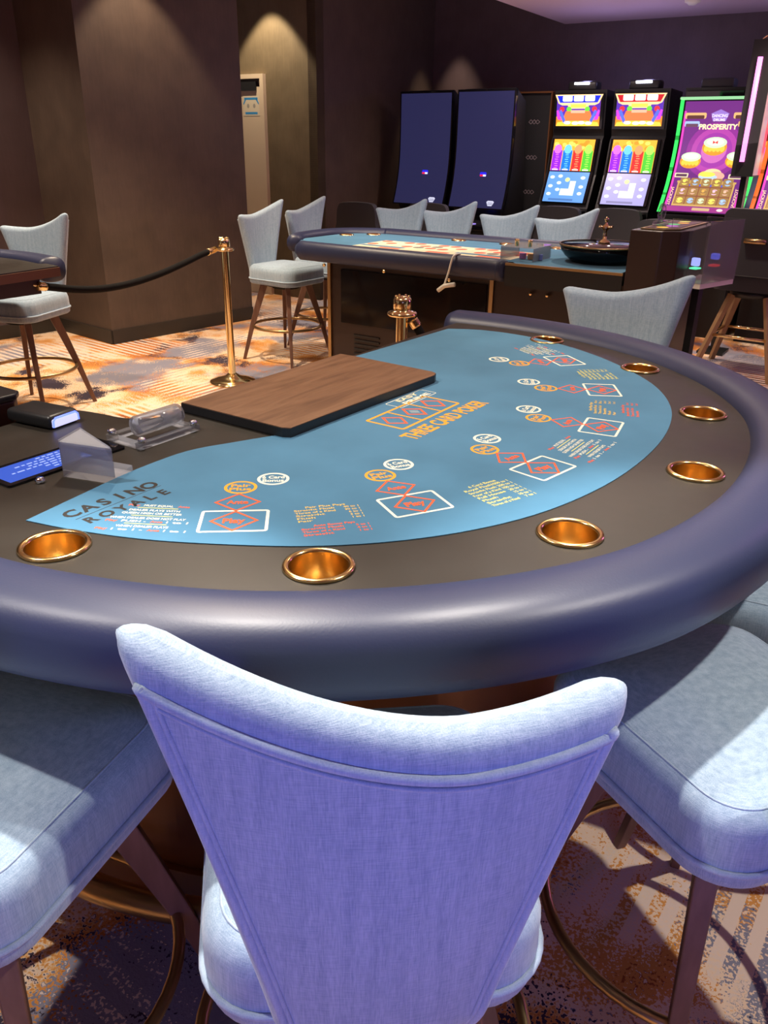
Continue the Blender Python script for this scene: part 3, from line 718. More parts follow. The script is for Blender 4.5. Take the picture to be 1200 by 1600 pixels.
# ------------------------------------------------------------------ roulette table
RZ = .91
rt = thing('roulette_table', 'roulette table with navy padded rail and red and cream number layout in the background', 'roulette table')
def tnp(pts): return [TN(*p)[:2] for p in pts]
t0, n0, n1, t1 = -3.68, 4.32, 5.22, -1.30
rout = [(t1+.0, n1+.02), (t0+.55, n1+.02), (t0+.28, n1-.01), (t0+.10, n1-.12), (t0+.01, n1-.30), (t0+.02, n0+.28), (t0+.10, n0+.12)]
mb = MB(); mb.prism(tnp([(-3.29, 4.42), (-1.30, 4.42), (-1.30, 5.1), (-3.29, 5.1)]), 0, RZ-.08, M_DKBROWN); rb_ = mb.build('cabinet', rt)
mb = MB(); tbox(mb, -3.18, -2.13, 4.408, 4.419, .42, .76, M_BLKGLOSS); mb.build('glass_panel', rb_)
for t_ in (-3.275, -2.10): mb = MB(); tbox(mb, t_-.012, t_+.012, 4.405, 4.419, .02, .80, M_SATIN); mb.build('gold_strip', rb_)
mb = MB()
for i in range(5): tbox(mb, -3.08, -2.88, 4.410, 4.419, .22+i*.03, .232+i*.03, M_BLACK)
mb.build('vent', rb_)
topo = tnp([(t0+.08, n0+.25), (t0+.16, n0+.10), (t0+.3, n0+.03), (-1.95, n0+.03), (-1.90, n0-.04), (-1.32, n0-.04), (-1.32, n1), (t0+.5, n1), (t0+.25, n1-.05), (t0+.10, n1-.2)])
mb = MB(); mb.prism(topo, RZ-.05, RZ, M_BLACK, top=M_FELT)
cv = Canvas(); CR = ink((.72, .64, .48)); RR = ink((.70, .14, .09)); GG = ink((.60, .60, .42))
gx0, gx1, gy0, gy1 = -3.10, -2.0, n0+.10, n0+.50
cv.rect(gx0, gy0, gx1, gy1, CR, 1)
nums = [(3*i+j+1) for i in range(12) for j in range(3)]; redn = {1, 3, 5, 7, 9, 12, 14, 16, 18, 19, 21, 23, 25, 27, 30, 32, 34, 36}
cw = (gx1-gx0)/12.8
for i in range(12):
    for j in range(3):
        k = 3*(11-i)+(2-j)+1; x = gx0+(i+.5)*cw; y = gy0+.135+(2-j+.5)*.088
        cv.poly(ell(x, y, cw*.44, .038, 14), RR if k in redn else ink((.16, .16, .14)) if (i+j) % 6 == 0 else GG, 2)
for i in range(6): cv.rect(gx0+i*2*cw+.01, gy0+.012, gx0+(i*2+2)*cw-.01, gy0+.06, RR if i % 2 else GG, 2)
for i in range(3): cv.rect(gx0+i*4*cw+.01, gy0+.072, gx0+(i*4+4)*cw-.01, gy0+.122, GG if i % 2 else M_FELT, 2)
cv.poly(ell(gx1-.05, gy0+.27, .035, .10, 14), RR, 2)
cv.to(mb, lambda x, y, z: Vector(TN(x, y, RZ+.0005+z)), .0006); mb.build('tabletop', rt)
def padded(path, name, wd=.055, ht=.055, zc=RZ-.02):
    P = catmull(path, 6); mb = MB(); vs = []; m_ = 16; n = len(P)
    for i, p in enumerate(P):
        a = Vector(P[max(i-1, 0)]); b = Vector(P[min(i+1, n-1)]); t = (b-a).normalized(); s_ = 1 if 0 < i < n-1 else .55
        for j in range(m_):
            q = 2*pi*j/m_; k = 2.5; c_, d_ = cos(q), sin(q); rr = (abs(c_)**k+abs(d_)**k)**(-1/k)*s_
            w3 = Vector(TN(p[0]+t.y*c_*rr*wd, p[1]-t.x*c_*rr*wd, zc+d_*rr*ht)); vs.append(w3)
    fs = [(i*m_+j, i*m_+(j+1) % m_, (i+1)*m_+(j+1) % m_, (i+1)*m_+j) for i in range(n-1) for j in range(m_)]+[tuple(range(m_)), tuple(range((n-1)*m_, n*m_))]
    mb.add(vs, fs, M_RAIL, True); return mb.build(name, rt)
padded(rout, 'padded_rail')
padded([(t0+.20, n0+.02), (t0+.6, n0+.0), (-2.4, n0), (-2.05, n0), (-1.98, n0-.03)], 'front_rail', .045, .06, RZ-.045)
mb = MB(); tbox(mb, -1.96, -1.30, n0-.052, n0-.041, RZ-.12, RZ-.01, M_BLACK); tbox(mb, -1.96, -1.30, n0-.054, n0-.040, RZ-.009, RZ+.004, M_SATIN); mb.build('front_apron', rt)
for t_, n_ in ((t0+.17, n1-.28), (t0+.30, n1-.13), (-2.72, n1-.075), (-2.36, n1-.075), (-2.0, n1-.075), (-1.66, n1-.075)):
    mb = MB(); mb.lathe([(0, .002), (.042, .002), (.044, .006), (.050, .006), (.052, 0)], M_CUP, TN(t_, n_, RZ), 24); mb.build('cup_holder', rt)
for t_, z_ in ((-3.2, .80), (-2.75, .80), (-2.3, .79), (-1.85, .74), (-1.75, .74), (-1.55, .74)):
    mb = MB(); mb.lathe([(0, .022), (.009, .02), (.012, .012), (.005, .006), (.005, 0)], M_BRASS, TN(t_, n0-.05 if z_ > .75 else n0+.09, z_), 10, Matrix.Rotation(TA, 4, 'Z') @ Matrix.Rotation(pi/2, 4, 'X')); mb.build('knob', rt)
# marker cord over the rail
mb = MB(); p_ = [TN(-2.28, n0+.02, RZ+.02), TN(-2.29, n0-.045, RZ+.01), TN(-2.31, n0-.058, RZ-.08), TN(-2.33, n0-.065, RZ-.15)]
mb.tube(catmull(p_, 5), .006, M_WHITE, 6); mb.tube([TN(-2.37, n0-.065, RZ-.185), TN(-2.33, n0-.065, RZ-.155), TN(-2.26, n0-.07, RZ-.14)], .013, M_WHITE, 8)
tag(mb.build('hanging_cord'), 'white cord with a pale handle hanging over the front rail of the roulette table', 'cord')
# wheel
wc = TN(-1.555, 4.68, RZ+.002)
wh = thing('roulette_wheel', 'covered roulette wheel in its black bowl at the right end of the roulette table', 'roulette wheel', wc)
mb = MB(); mb.lathe([(0, 0), (.17, 0), (.21, .03), (.235, .06), (.24, .085), (.23, .09), (.22, .085), (0, .05)], M_BLKGLOSS, seg=56); mb.build('bowl', wh)
mb = MB(); mb.lathe([(0, .0905), (.236, .0905), (.238, .094), (0, .097)], M_COVER, seg=56); mb.build('cover_plate', wh)
mb = MB()
mb.lathe([(.2385, .086), (.246, .086), (.246, .0955), (.2395, .0955)], M_SATIN, seg=56); mb.build('brass_rim', wh)
mb = MB(); mb.lathe([(0, .1222), (.035, .1222), (.03, .135), (.012, .145), (.010, .19), (.022, .20), (.022, .215), (.008, .225), (.008, .245), (.014, .252), (0, .265)], M_BRASS, seg=24, mtx=Matrix.Translation((0, 0, -.0245)))
for a in range(4): mb.tube([(0, 0, .1805), (.05*cos(a*pi/2+.5), .05*sin(a*pi/2+.5), .1875)], .006, M_BRASS, 8)
mb.build('turret', wh)
# clear chip cover at wheel's left
cc = thing('clear_chip_cover', 'clear plastic cover box with brass pegs on the roulette felt left of the wheel', 'cover box', TN(-1.95, 4.52, RZ+.003), TA)
mb = MB()
for a, b in (((-.10, -.13, 0), (.10, -.126, .07)), ((-.10, .126, 0), (.10, .13, .07)), ((-.10, -.126, 0), (-.096, .126, .07)), ((.096, -.126, 0), (.10, .126, .07)), ((-.10, -.13, .0702), (.10, .13, .074))): mb.box(a, b, M_ACR)
mb.build('clear_case', cc)
for x, y in ((-.03, -.07), (.05, -.07)): mb = MB(); mb.lathe([(0, .0742), (.012, .0742), (.012, .10), (.016, .104), (.012, .110), (0, .112)], M_BRASS, (x, y, 0), 12); mb.build('brass_peg', cc)
mb = MB()
for k, c_ in enumerate(((.5, .2, .5), (.6, .3, .1), (.2, .25, .6))):
    mb = MB(); mb.lathe([(0, 0), (.02, 0), (.02, .03), (0, .03)], ink(c_), TN(-1.96+k*.05, 4.50, RZ+.004), 20, smooth=False); tag(mb.build('chip_stack'), ['purple', 'orange', 'blue'][k]+' chip stack inside the clear cover on the roulette table', 'chips', 'chip stacks under the clear cover')

# terminal cabinet at the right end of the roulette table
tc = thing('terminal_cabinet', 'dark brown cabinet with lit top at the right end of the roulette table', 'cabinet')
cp = [(-1.285, 4.25), (-1.13, 4.25), (-1.05, 4.30), (-1.02, 4.42), (-1.02, 4.95), (-1.285, 4.95)]
mb = MB(); mb.prism(tnp([(-1.27, 4.28), (-1.10, 4.28), (-1.05, 4.34), (-1.04, 4.95), (-1.27, 4.95)]), 0, .78, M_DKBROWN); mb.build('lower_body', tc)
mb = MB(); mb.prism(tnp(cp), .785, 1.13, M_DKBROWN); ub = mb.build('upper_body', tc, bevel=.006)
mb = MB(); mb.prism(tnp([(-1.25, 4.30), (-1.13, 4.30), (-1.07, 4.36), (-1.06, 4.90), (-1.25, 4.90)]), 1.131, 1.137, M_SATIN)
mb.prism(tnp([(-1.235, 4.33), (-1.13, 4.33), (-1.09, 4.38), (-1.08, 4.86), (-1.235, 4.86)]), 1.1372, 1.139, em((.10, .03, .05), .5))
cv = Canvas()
for i, c_ in enumerate(((.9, .5, .05), (.5, .1, .6), (.1, .6, .2), (.9, .4, .05), (.7, .6, .1))): cv.poly(ell(-1.165+.02*(i % 2), 4.38+i*.11, .03, .04, 12), em(c_, 1.0), 1)
cv.to(mb, lambda x, y, z: Vector(TN(x, y, 1.1393+z)), .0004); mb.build('lit_top', ub)
mb = MB()
for s_ in (-.02, .02): mb.tube([TN(-1.09, 4.30+0, .50), TN(-1.09, 4.265, .51), TN(-1.09, 4.265, .60), TN(-1.09, 4.30, .61)], .007, M_BRASS, 8); break
mb.build('door_handle', tc)
rd = thing('card_dispenser', 'clear round card dispenser standing on the brown terminal cabinet', 'dispenser', TN(-1.21, 4.50, 1.1405), TA)
mb = MB(); mb.rbox((-.03, -.05, 0), (.03, .05, .02), .006, M_ACR); mb.build('foot', rd)
mb = MB(); mb.tube([(.0, .036*cos(2*pi*i/24), .060+.036*sin(2*pi*i/24)) for i in range(24)], .011, M_ACR, 10, True); mb.build('ring', rd)
# acrylic display case fixed beside it
ac = thing('acrylic_case', 'tall clear acrylic case on a white tray beside the terminal cabinet', 'display case', (1.62, 4.35, 0), radians(40))
mb = MB(); mb.prism([(-.16, -.10), (.16, -.10), (.16, .10), (-.16, .10)], .86, .885, M_WHITE); mb.build('tray', ac)
mb = MB(); mb.prism([(-.165, -.105), (-.159, -.105), (-.159, .105), (-.165, .105)], .8855, 1.18, M_ACR); mb.prism([(-.158, -.105), (.165, -.105), (.165, -.10), (-.158, -.10)], .8855, 1.18, M_ACR); mb.prism([(.159, -.099), (.165, -.099), (.165, .105), (.159, .105)], .8855, 1.18, M_ACR); mb.build('clear_panels', ac)
mb = MB(); mb.box((-.02, -.02, 0), (.02, .02, .8595), M_BLACK); mb.box((-.10, -.08, 0), (.10, .08, .012), M_BLACK); mb.build('support', ac)
mb = MB()
mb.rbox((-.11, -.04, .96), (-.085, .0, 1.00), .006, em((.3, .35, .9), 1.5)); mb.rbox((-.12, -.04, .945), (-.07, .0, .953), .003, em((.1, .8, .4), 1.5)); mb.rbox((.07, -.04, .98), (.10, .0, 1.01), .006, em((.1, .15, 1.0), 2)); mb.rbox((.06, -.04, .945), (.11, .0, .955), .003, em((.9, .03, .03), 1.5)); mb.build('indicator_lights', ac)

# ------------------------------------------------------------------ slot machines
def curve_map(pts):
    """pts: list of (y forward offset, z) from bottom to top; returns s -> (y, z)"""
    L = [0]
    for a, b in zip(pts, pts[1:]): L.append(L[-1]+sqrt((a[0]-b[0])**2+(a[1]-b[1])**2))
    def g(s):
        s = max(0, min(L[-1], s))
        for i in range(len(L)-1):
            if s <= L[i+1]+1e-9:
                k = (s-L[i])/(L[i+1]-L[i]); a, b = pts[i], pts[i+1]
                d = ((b[0]-a[0]), (b[1]-a[1])); l = sqrt(d[0]**2+d[1]**2); return (a[0]+d[0]*k, a[1]+d[1]*k, d[1]/l, -d[0]/l)
        a = pts[-1]; return (a[0], a[1], 1, 0)
    return g, L[-1]
def side_prism(mb, prof, x0, x1, m):
    """prof (y,z) polygon, extruded along x"""
    n = len(prof); vs = [Vector((x0, y, z)) for y, z in prof]+[Vector((x1, y, z)) for y, z in prof]
    tri = tessellate_polygon([[Vector((y, z, 0)) for y, z in prof]])
    mb.add(vs, [(i, (i+1) % n, n+(i+1) % n, n+i) for i in range(n)]+[tuple(t) for t in tri]+[tuple(i+n for i in t) for t in tri], m)
def dark_slot(x, y, label, rz=TA):
    r = thing('slot_machine', label, 'slot machine', (x, y, 0), rz, 'slot machines along the back wall')
    crv = catmull([(-.30, .93), (-.245, 1.10), (-.205, 1.30), (-.19, 1.55), (-.19, 1.99)], 6)
    mb = MB(); side_prism(mb, [(.22, 0), (-.16, 0), (-.16, .62), (-.36, .70), (-.36, .78), (-.20, .86)]+[(a+.045, b) for a, b in crv]+[(-.10, 2.0), (.10, 1.9), (.22, .9)], -.27, .27, M_BLACK); mb.build('cabinet', r)
    mb = MB(); n = len(crv); vs = []
    for a, b in crv: vs += [Vector((-.315, a, b)), Vector((.315, a, b)), Vector((.315, a+.04, b)), Vector((-.315, a+.04, b))]
    fs = [(4*i+j, 4*i+(j+1) % 4, 4*i+4+(j+1) % 4, 4*i+4+j) for i in range(n-1) for j in range(4)]+[(0, 1, 2, 3), tuple(range(4*n-4, 4*n))]
    mb.add(vs, fs, M_BLKGLOSS); fr_ = mb.build('screen_frame', r)
    g, L = curve_map(crv); cv = Canvas(); cv.rect(-.30, .012, .30, L-.02, em((.024, .024, .080), .9), 1, 16)
    s0 = L*.305
    cv.poly(rrect(.036, .020, .010, 4, .03, s0), em((.02, .02, .7), 1.3), 2); cv.rect(-.004, s0-.019, .030, s0-.002, em((.8, .02, .04), 1.2), 3); cv.rect(.030, s0-.019, .062, s0-.002, em((.8, .8, .95), 1.2), 3)
    s1 = .055; cv.poly([(.135, s1+.03), (.19, s1+.03), (.205, s1+.018), (.185, s1-.02), (.14, s1-.02), (.12, s1+.018)], em((.6, .62, .8), 1.1), 2)
    for k in (0, 1): cv.rect(.135, s1-.006+k*.014, .19, s1-.002+k*.014, em((.03, .03, .1), .9), 3)
    mb = MB(); cv.to(mb, lambda x_, s_, z_: (lambda q: Vector((x_, q[0]-q[2]*(.001+z_), q[1]-q[3]*(.001+z_)*0)))(g(s_)), .0006); mb.build('screen', fr_)
    mb = MB(); mb.rbox((-.26, -.42, .74), (.26, -.22, .79), .01, M_BLKGLOSS); bd = mb.build('button_deck', r)
    mb = MB(); mb.rbox((.10, -.30, .80), (.16, -.27, .87), .008, em((.03, .05, .9), 1.5)); mb.build('lit_button', bd); mb = MB(); mb.rbox((-.05, -.39, .791), (.05, -.33, .80), .004, em((.35, .25, .8), 1.0)); mb.build('lit_display', bd)
    return r
dark_slot(.47, 9.27, 'tall slot machine with a dim dark blue curved screen, the left of two', TA-radians(3))
dark_slot(1.02, 8.80, 'tall slot machine with a dim blue curved screen, the right one beside the black divider', TA-radians(3))
# divider panel with interlaced diamonds
dv = thing('divider_panel', 'black divider panel with interlaced diamond motifs and bronze edges beside the dim screens', 'divider', (1.47, 8.93, 0), TA)
mb = MB(); mb.box((-.16, -.10, 0), (.16, .12, 1.97), M_BLACK); mb.build('panel', dv)
for x in (-.175, .165): mb = MB(); mb.box((x, -.13, 0), (x+.012, .13, 1.985), M_BRONZE); mb.build('edge_strip', dv)
mb = MB(); mb.box((-.163, -.13, 1.9705), (.1645, .13, 1.985), M_BRONZE); mb.build('top_strip', dv)
mb = MB(); cv = Canvas()
for z_ in (1.72, 1.40, 1.08, .78):
    for k in (-1, 0, 1): dia(cv, k*.035, z_, .026, .022, .005, ink((.16, .13, .14)), 1)
cv.to(mb, lambda x, y, z: Vector((x, -.1002-z, y))); mb.build('diamond_motif', dv)

def art_top(bgc):
    c = Canvas(); e_ = lambda col, s=1.5: em(col, s)
    c.rect(-.215, .02, .215, .34, e_((.9, .25, .02), 1.4), 1); c.rect(-.215, .12, .215, .34, e_((.10, .03, .45), 1.2), 2)
    c.poly([(-.215, .02), (.215, .02), (.20, .06), (.0, .085), (-.20, .06)], e_((1., .55, .06)), 3)
    c.poly([(-.235, .345), (.235, .345), (.20, .255), (.16, .235), (-.16, .235), (-.20, .255)], e_((.95, .60, .30)), 3)
    c.poly([(-.215, .333), (.215, .333), (.185, .262), (-.185, .262)], e_(bgc, 1.3), 4)
    c.poly([(-.115, .258), (.115, .258), (.09, .20), (-.09, .20)], e_((.95, .62, .30)), 4); c.rect(-.075, .212, .075, .245, e_((1., .70, .08), 1.6), 5)
    for x in (-.11, 0, .11): c.poly(rrect(.048, .030, .012, 3, x, .305), e_((1., .95, .9), 1.5), 5)
    for x, c2 in ((-.09, (.15, .7, .05)), (.09, (.15, .7, .05)), (-.16, (.8, .03, .05)), (.16, (.8, .03, .05))): c.poly(ell(x, .195, .025, .028, 12), e_(c2, 1.3), 5)
    c.poly([(-.12, .175), (.12, .175), (.145, .10), (.10, .075), (-.10, .075), (-.145, .10)], e_((.85, .20, .06), 1.3), 6)
    c.rect(-.07, .155, .07, .185, e_((.95, .45, .30), 1.3), 7)
    c.poly([(-.19, .17), (-.165, .19), (-.12, .08), (-.14, .05)], e_((.10, .15, .85), 1.3), 7); c.poly([(.19, .17), (.165, .19), (.12, .08), (.14, .05)], e_((.10, .15, .85), 1.3), 7)
    c.poly([(-.215, .18), (-.195, .19), (-.16, .08), (-.20, .09)], e_((.6, .05, .7), 1.3), 7); c.poly([(.215, .18), (.195, .19), (.16, .08), (.20, .09)], e_((.6, .05, .7), 1.3), 7)
    for x, y in ((-.10, .055), (-.02, .05), (.04, .055), (.11, .05)): c.poly(ell(x, y, .035, .018, 10), e_((1., .85, .85), 1.4), 8)
    return c
def art_mid():
    c = Canvas(); c.rect(-.205, 0, .205, .30, em((.95, .42, .04), 1.4), 1)
    for i in range(14):
        x = random.uniform(-.19, .19); y = random.uniform(.2, .28); c.poly(ell(x, y, .025, .018, 8), em((1., .75, .12), 1.5) if i % 2 else em((.95, .30, .03), 1.3), 2)
    for k, (c1, c2) in enumerate((((.28, .02, .75), (.65, .15, .85)), ((.01, .18, .85), (.15, .55, .95)), ((.85, .03, .03), (.95, .30, .12)), ((.08, .55, .04), (.40, .85, .10)))):
        x0 = -.205+k*.1025; c.rect(x0+.004, .0, x0+.0985, .195, em(c1, 1.3), 3); c.poly(ell(x0+.051, .205, .038, .045, 14), em(c2, 1.4), 4)
        for j in range(8):
            y = .02+j*.021; c.rect(x0+.034+(j % 2)*.006, y, x0+.066+(j % 2)*.006, y+.008, em(c2, 1.4), 5)
        c.rect(x0+.02, .004, x0+.08, .016, em((1, .8, .8), 1.2), 5)
    return c
def art_low(bg, hl):
    c = Canvas(); c.rect(-.205, 0, .205, .27, em(bg, 1.25), 1); w_ = em(hl, 1.3)
    for x, y in ((-.16, .22), (-.16, .14), (-.16, .07), (-.08, .23), (-.08, .17), (-.08, .11), (.15, .22), (.15, .14), (.15, .08)): c.poly(ell(x, y, .024, .015, 10), w_, 2)
    c.poly([(-.05, .06), (.09, .06), (.09, .19), (.03, .19), (.03, .12), (-.05, .12)], w_, 2); c.poly(ell(0, .20, .025, .02, 10), em((.75, .85, .35), 1.1), 2)
    c.rect(-.15, .012, .10, .030, em(tuple(v*.6 for v in bg), 1.2), 2)
    return c
def slot(x, y, label, lit, art=None, rz=TA, top_light=True):
    r = thing('slot_machine', label, 'slot machine', (x, y, 0), rz, 'slot machines along the back wall')
    mb = MB(); side_prism(mb, [(.25, 0), (-.18, 0), (-.18, .60), (-.34, .68), (-.34, .96), (-.20, 1.26), (-.13, 1.56), (-.10, 1.60), (-.12, 1.66), (-.15, 1.99), (.25, 1.98)], -.255, .255, M_BLACK); mb.build('cabinet', r)
    mb = MB(); mb.rbox((-.14, -.13, 1.985), (.14, .02, 2.065), .02, M_BLACK if top_light else M_GREY); tp = mb.build('topper', r)
    if top_light: mb = MB(); mb.rbox((-.075, -.145, 2.035), (.075, -.1305, 2.056), .006, em((.85, .85, 1.), 6.)); mb.build('lamp', tp); pl = bpy.data.lights.new('topper_lamp', 'POINT'); pl.energy = 3.5; pl.color = (.45, .42, 1.0); pl.shadow_soft_size = .05; po = bpy.data.objects.new('topper_lamp', pl); COL.objects.link(po); po.location = Matrix.Translation((x, y, 0)) @ Matrix.Rotation(rz, 4, 'Z') @ Vector((0, -.02, 2.14))
    A = [(-.345, .83), (-.225, 1.075)]
    def place_art(cv, base, tilt_pts, name, ks=1.):
        g, L = curve_map(tilt_pts); mb = MB(); cv.to(mb, lambda x_, s_, z_: (lambda q: Vector((x_, q[0]-q[2]*(.004+z_), q[1]-q[3]*(.004+z_))))(g(s_*ks)), .0007); return mb.build(name, base)
    mb = MB()
    side_prism(mb, [(-.350, 1.01), (-.225, 1.285), (-.166, 1.575), (-.125, 1.575), (-.190, 1.28), (-.32, 1.01)], -.23, .23, M_BLKGLOSS); side_prism(mb, [(-.150, 1.66), (-.178, 1.96), (-.14, 1.96), (-.11, 1.66)], -.24, .24, M_BLKGLOSS); sf = mb.build('screen_frame', r)
    if lit:
        top, mid, low = art
        place_art(top, sf, [(-.151, 1.668), (-.178, 1.955)], 'upper_screen', .285/.345)
        place_art(mid, sf, [(-.224, 1.29), (-.169, 1.568), (-.165, 1.60)], 'middle_screen', .283/.30)
        place_art(low, sf, [(-.350, 1.012), (-.226, 1.282)], 'lower_screen', .294/.27)
    mb = MB(); mb.rbox((-.24, -.46, .80), (.24, -.33, .95), .015, M_BLACK); dk = mb.build('button_deck', r)
    if lit:
        for x_ in (-.055, .055): mb = MB(); mb.rbox((x_-.035, -.468, .895), (x_+.035, -.4605, .915), .003, em((.01, .01, .8), 1.6)); mb.build('lit_button', dk)
    return r
slot(1.87, 8.72, 'lit slot machine with coloured columns, the left one with blue in its top screen', True, (art_top((.01, .03, .75)), art_mid(), art_low((.12, .32, .78), (.65, .78, .92))))
slot(2.36, 8.40, 'lit slot machine with coloured columns, the right one with red in its top screen', True, (art_top((.55, .01, .02)), art_mid(), art_low((.38, .36, .70), (.75, .75, .95))))
slot(2.90, 8.06, 'unlit black slot machine between the red topped machine and the green edged one', False, top_light=False)
slot(3.44, 7.72, 'slot machine behind the green edged one, only its topper lamp visible', True, (art_top((.55, .01, .02)), art_mid(), art_low((.38, .36, .70), (.75, .75, .95))))

def big_slot(x, y, label, edge, rz):
    r = thing('slot_machine', label, 'slot machine', (x, y, 0), rz, 'slot machines along the back wall')
    crv = catmull([(-.40, 1.02), (-.33, 1.13), (-.27, 1.25), (-.22, 1.42), (-.195, 1.60), (-.195, 1.86)], 6)
    mb = MB(); side_prism(mb, [(.17, 0), (-.20, 0), (-.20, .72), (-.40, .80), (-.42, 1.0)]+[(a+.05, b) for a, b in crv]+[(-.10, 1.87), (.17, 1.80)], -.30, .30, M_BLACK); mb.build('cabinet', r)
    g, L = curve_map(crv); fmap = lambda x_, s_, z_: (lambda q: Vector((x_, q[0]-q[2]*(.002+z_), q[1]-q[3]*(.002+z_))))(g(s_))
    mb = MB(); n = len(crv); vs = []
    for a, b in crv: vs += [Vector((-.30, a, b)), Vector((.30, a, b)), Vector((.30, a+.045, b)), Vector((-.30, a+.045, b))]
    mb.add(vs, [(4*i+j, 4*i+(j+1) % 4, 4*i+4+(j+1) % 4, 4*i+4+j) for i in range(n-1) for j in range(4)]+[(0, 1, 2, 3), tuple(range(4*n-4, 4*n))], M_BLKGLOSS); sf = mb.build('screen_frame', r)
    for sx in (-1, 1):
        mb = MB(); vs = []
        for a, b in crv: vs += [Vector((sx*.302, a-.008, b)), Vector((sx*.335, a+.015, b)), Vector((sx*.335, a+.05, b)), Vector((sx*.302, a+.05, b))]
        E_ = em(edge, 1.3); D_2 = em(tuple(v*.45 for v in edge), 1.0)
        for i in range(n-1): mb.add(vs[4*i:4*i+8], [(j, (j+1) % 4, 4+(j+1) % 4, 4+j) for j in range(4)], D_2 if i % 8 == 7 else E_)
        mb.build('edge_light', r)
    mb = MB(); mb.rbox((-.335, -.205, 1.862), (.335, -.15, 1.882), .006, em(tuple(.3+.5*v for v in edge), 1.0)); mb.build('top_light', r)
    c = Canvas(); hx = .285
    c.rect(-hx, .01, hx, L-.01, em((.16, .025, .22), 1.1), 1, 24)
    def blob(cx, cy, rx, ry, col, l, s=1.3, n_=18): c.poly(ell(cx, cy, rx, ry, n_), em(col, s), l)
    ly = L*.58
    for k, (rr, col) in enumerate(((.22, (.28, .03, .30)), (.18, (.45, .06, .40)), (.14, (.35, .04, .38)), (.10, (.60, .15, .50)))): blob(0, ly, rr, rr*.95, col, 2+k, 1.1, 28)
    for sx in (-1, 1): c.rect(sx*hx-.018 if sx > 0 else -hx, .02, hx if sx > 0 else -hx+.018, L-.08, em((.65, .05, .45), 1.3), 7, 20)
    for (cx, cy, k) in ((-.17, ly-.05, 1.), (.19, ly-.04, 1.), (0, ly+.06, 1.15)):
        blob(cx, cy-.035, .085*k, .055*k, (.75, .28, .02), 8); 
        for j in range(5): blob(cx+(-.055+.0275*j)*k, cy-.045, .016*k, .022*k, (.95, .55, .06), 9)
        blob(cx, cy, .080*k, .036*k, (.55, .78, .50), 10, 1.3); blob(cx, cy+.004, .06*k, .024*k, (.75, .88, .68), 11, 1.2)
    c.poly([(-.02, ly+.075), (.0, ly+.062), (.02, ly+.075), (.02, ly+.05), (0, ly+.058), (-.02, ly+.05)], em((.75, .04, .05), 1.2), 12)
    for sx in (-1, 1):
        c.poly(rrect(.085, .022, .012, 3, sx*.19, L-.115), em((.75, .45, .18), 1.2), 8); c.poly(rrect(.070, .013, .008, 3, sx*.19, L-.125), em((.12, .04, .03), 1.), 9)
        c.poly(rrect(.060, .020, .010, 3, sx*.21, L-.175), em((.35, .50, .85), 1.2) if sx < 0 else em((.75, .45, .18), 1.2), 8)
        c.poly(rrect(.050, .012, .006, 3, sx*.21, L-.185), em((.15, .07, .12), 1.), 9)
        c.poly(rrect(.055, .018, .006, 3, sx*.215, L*.36), em((.8, .7, .45), 1.2), 8); c.poly(rrect(.045, .010, .004, 3, sx*.215, L*.36), em((.12, .05, .1), 1.), 9)
    c.poly([(-.07, L-.10), (0, L-.07), (.07, L-.10), (.05, L-.155), (-.05, L-.155)], em((.30, .18, .60), 1.2), 8)
    c.text('DANCING', 0, L-.115, .022, em((.75, .70, .9), 1.3), .12, .03, 9); c.text('DRUMS', 0, L-.145, .018, em((.85, .75, .95), 1.3), .09, .03, 9)
    c.text('PROSPERITY', 0, L-.195, .036, em((.90, .78, .42), 1.4), .30, .04, 9)
    for j, (cx, cy) in enumerate(((-.01, L*.365), (.03, L*.385), (.06, L*.36))): blob(cx, cy, .07, .035, ((.85, .55, .08), (.85, .65, .35), (.75, .40, .30))[j], 12+j)
    blob(0, L*.35, .075, .020, (.45, .62, .85), 16); blob(-.01, L*.372, .065, .020, (.95, .75, .10), 17)
    c.rect(-.228, .06, .228, L*.295, em((.60, .38, .12), 1.2), 13, 12); c.poly([(-.235, L*.293), (.235, L*.293), (.235, L*.31), (.10, L*.318), (0, L*.335), (-.10, L*.318), (-.235, L*.31)], em((.60, .38, .12), 1.2), 13)
    c.rect(-.215, .075, .215, L*.285, em((.28, .10, .05), 1.1), 18, 12); c.rect(-.13, L*.262, .15, L*.280, em((.02, .08, .75), 1.4), 19)
    cols = ((.80, .70, .12), (.65, .35, .08), (.35, .50, .70), (.75, .45, .55), (.60, .70, .45), (.70, .42, .30))
    for a in range(5):
        for b in range(3):
            cx, cy = -.172+a*.086, .108+b*.078; col = cols[(a*2+b*3) % 6]; c.poly(rrect(.039, .034, .008, 2, cx, cy), em((.42, .24, .08), 1.), 20); blob(cx, cy, .027, .025, col, 21, 1.2, 12); blob(cx-.005, cy+.006, .012, .010, tuple(min(1, v*1.3) for v in col), 22, 1.2, 8)
    c.rect(-.28, .012, .28, .055, em((.35, .04, .25), 1.1), 18); c.poly(rrect(.07, .012, .005, 2, .02, .035), em((.65, .45, .25), 1.1), 19); blob(.17, .035, .025, .012, (.85, .65, .65), 19)
    for sx in (-1, 1): c.text('JACKPOT', sx*.255, L*.16, .022, em((.95, .60, .40), 1.2), .16, .02, 20, 'C', pi/2*sx)
    mb = MB(); c.to(mb, fmap, .0003); mb.build('screen', sf)
    mb = MB(); mb.rbox((-.30, -.56, .86), (.30, -.43, .94), .02, M_BLACK); mb.build('button_deck', r)
    return r
big_slot(2.74, 7.36, 'large curved slot machine with green glowing edges and drums on a purple screen', (.04, .85, .12), TA-radians(3))
big_slot(3.34, 6.975, 'large curved slot machine with orange glowing edges cut by the right picture edge', (1., .10, .02), TA-radians(3))
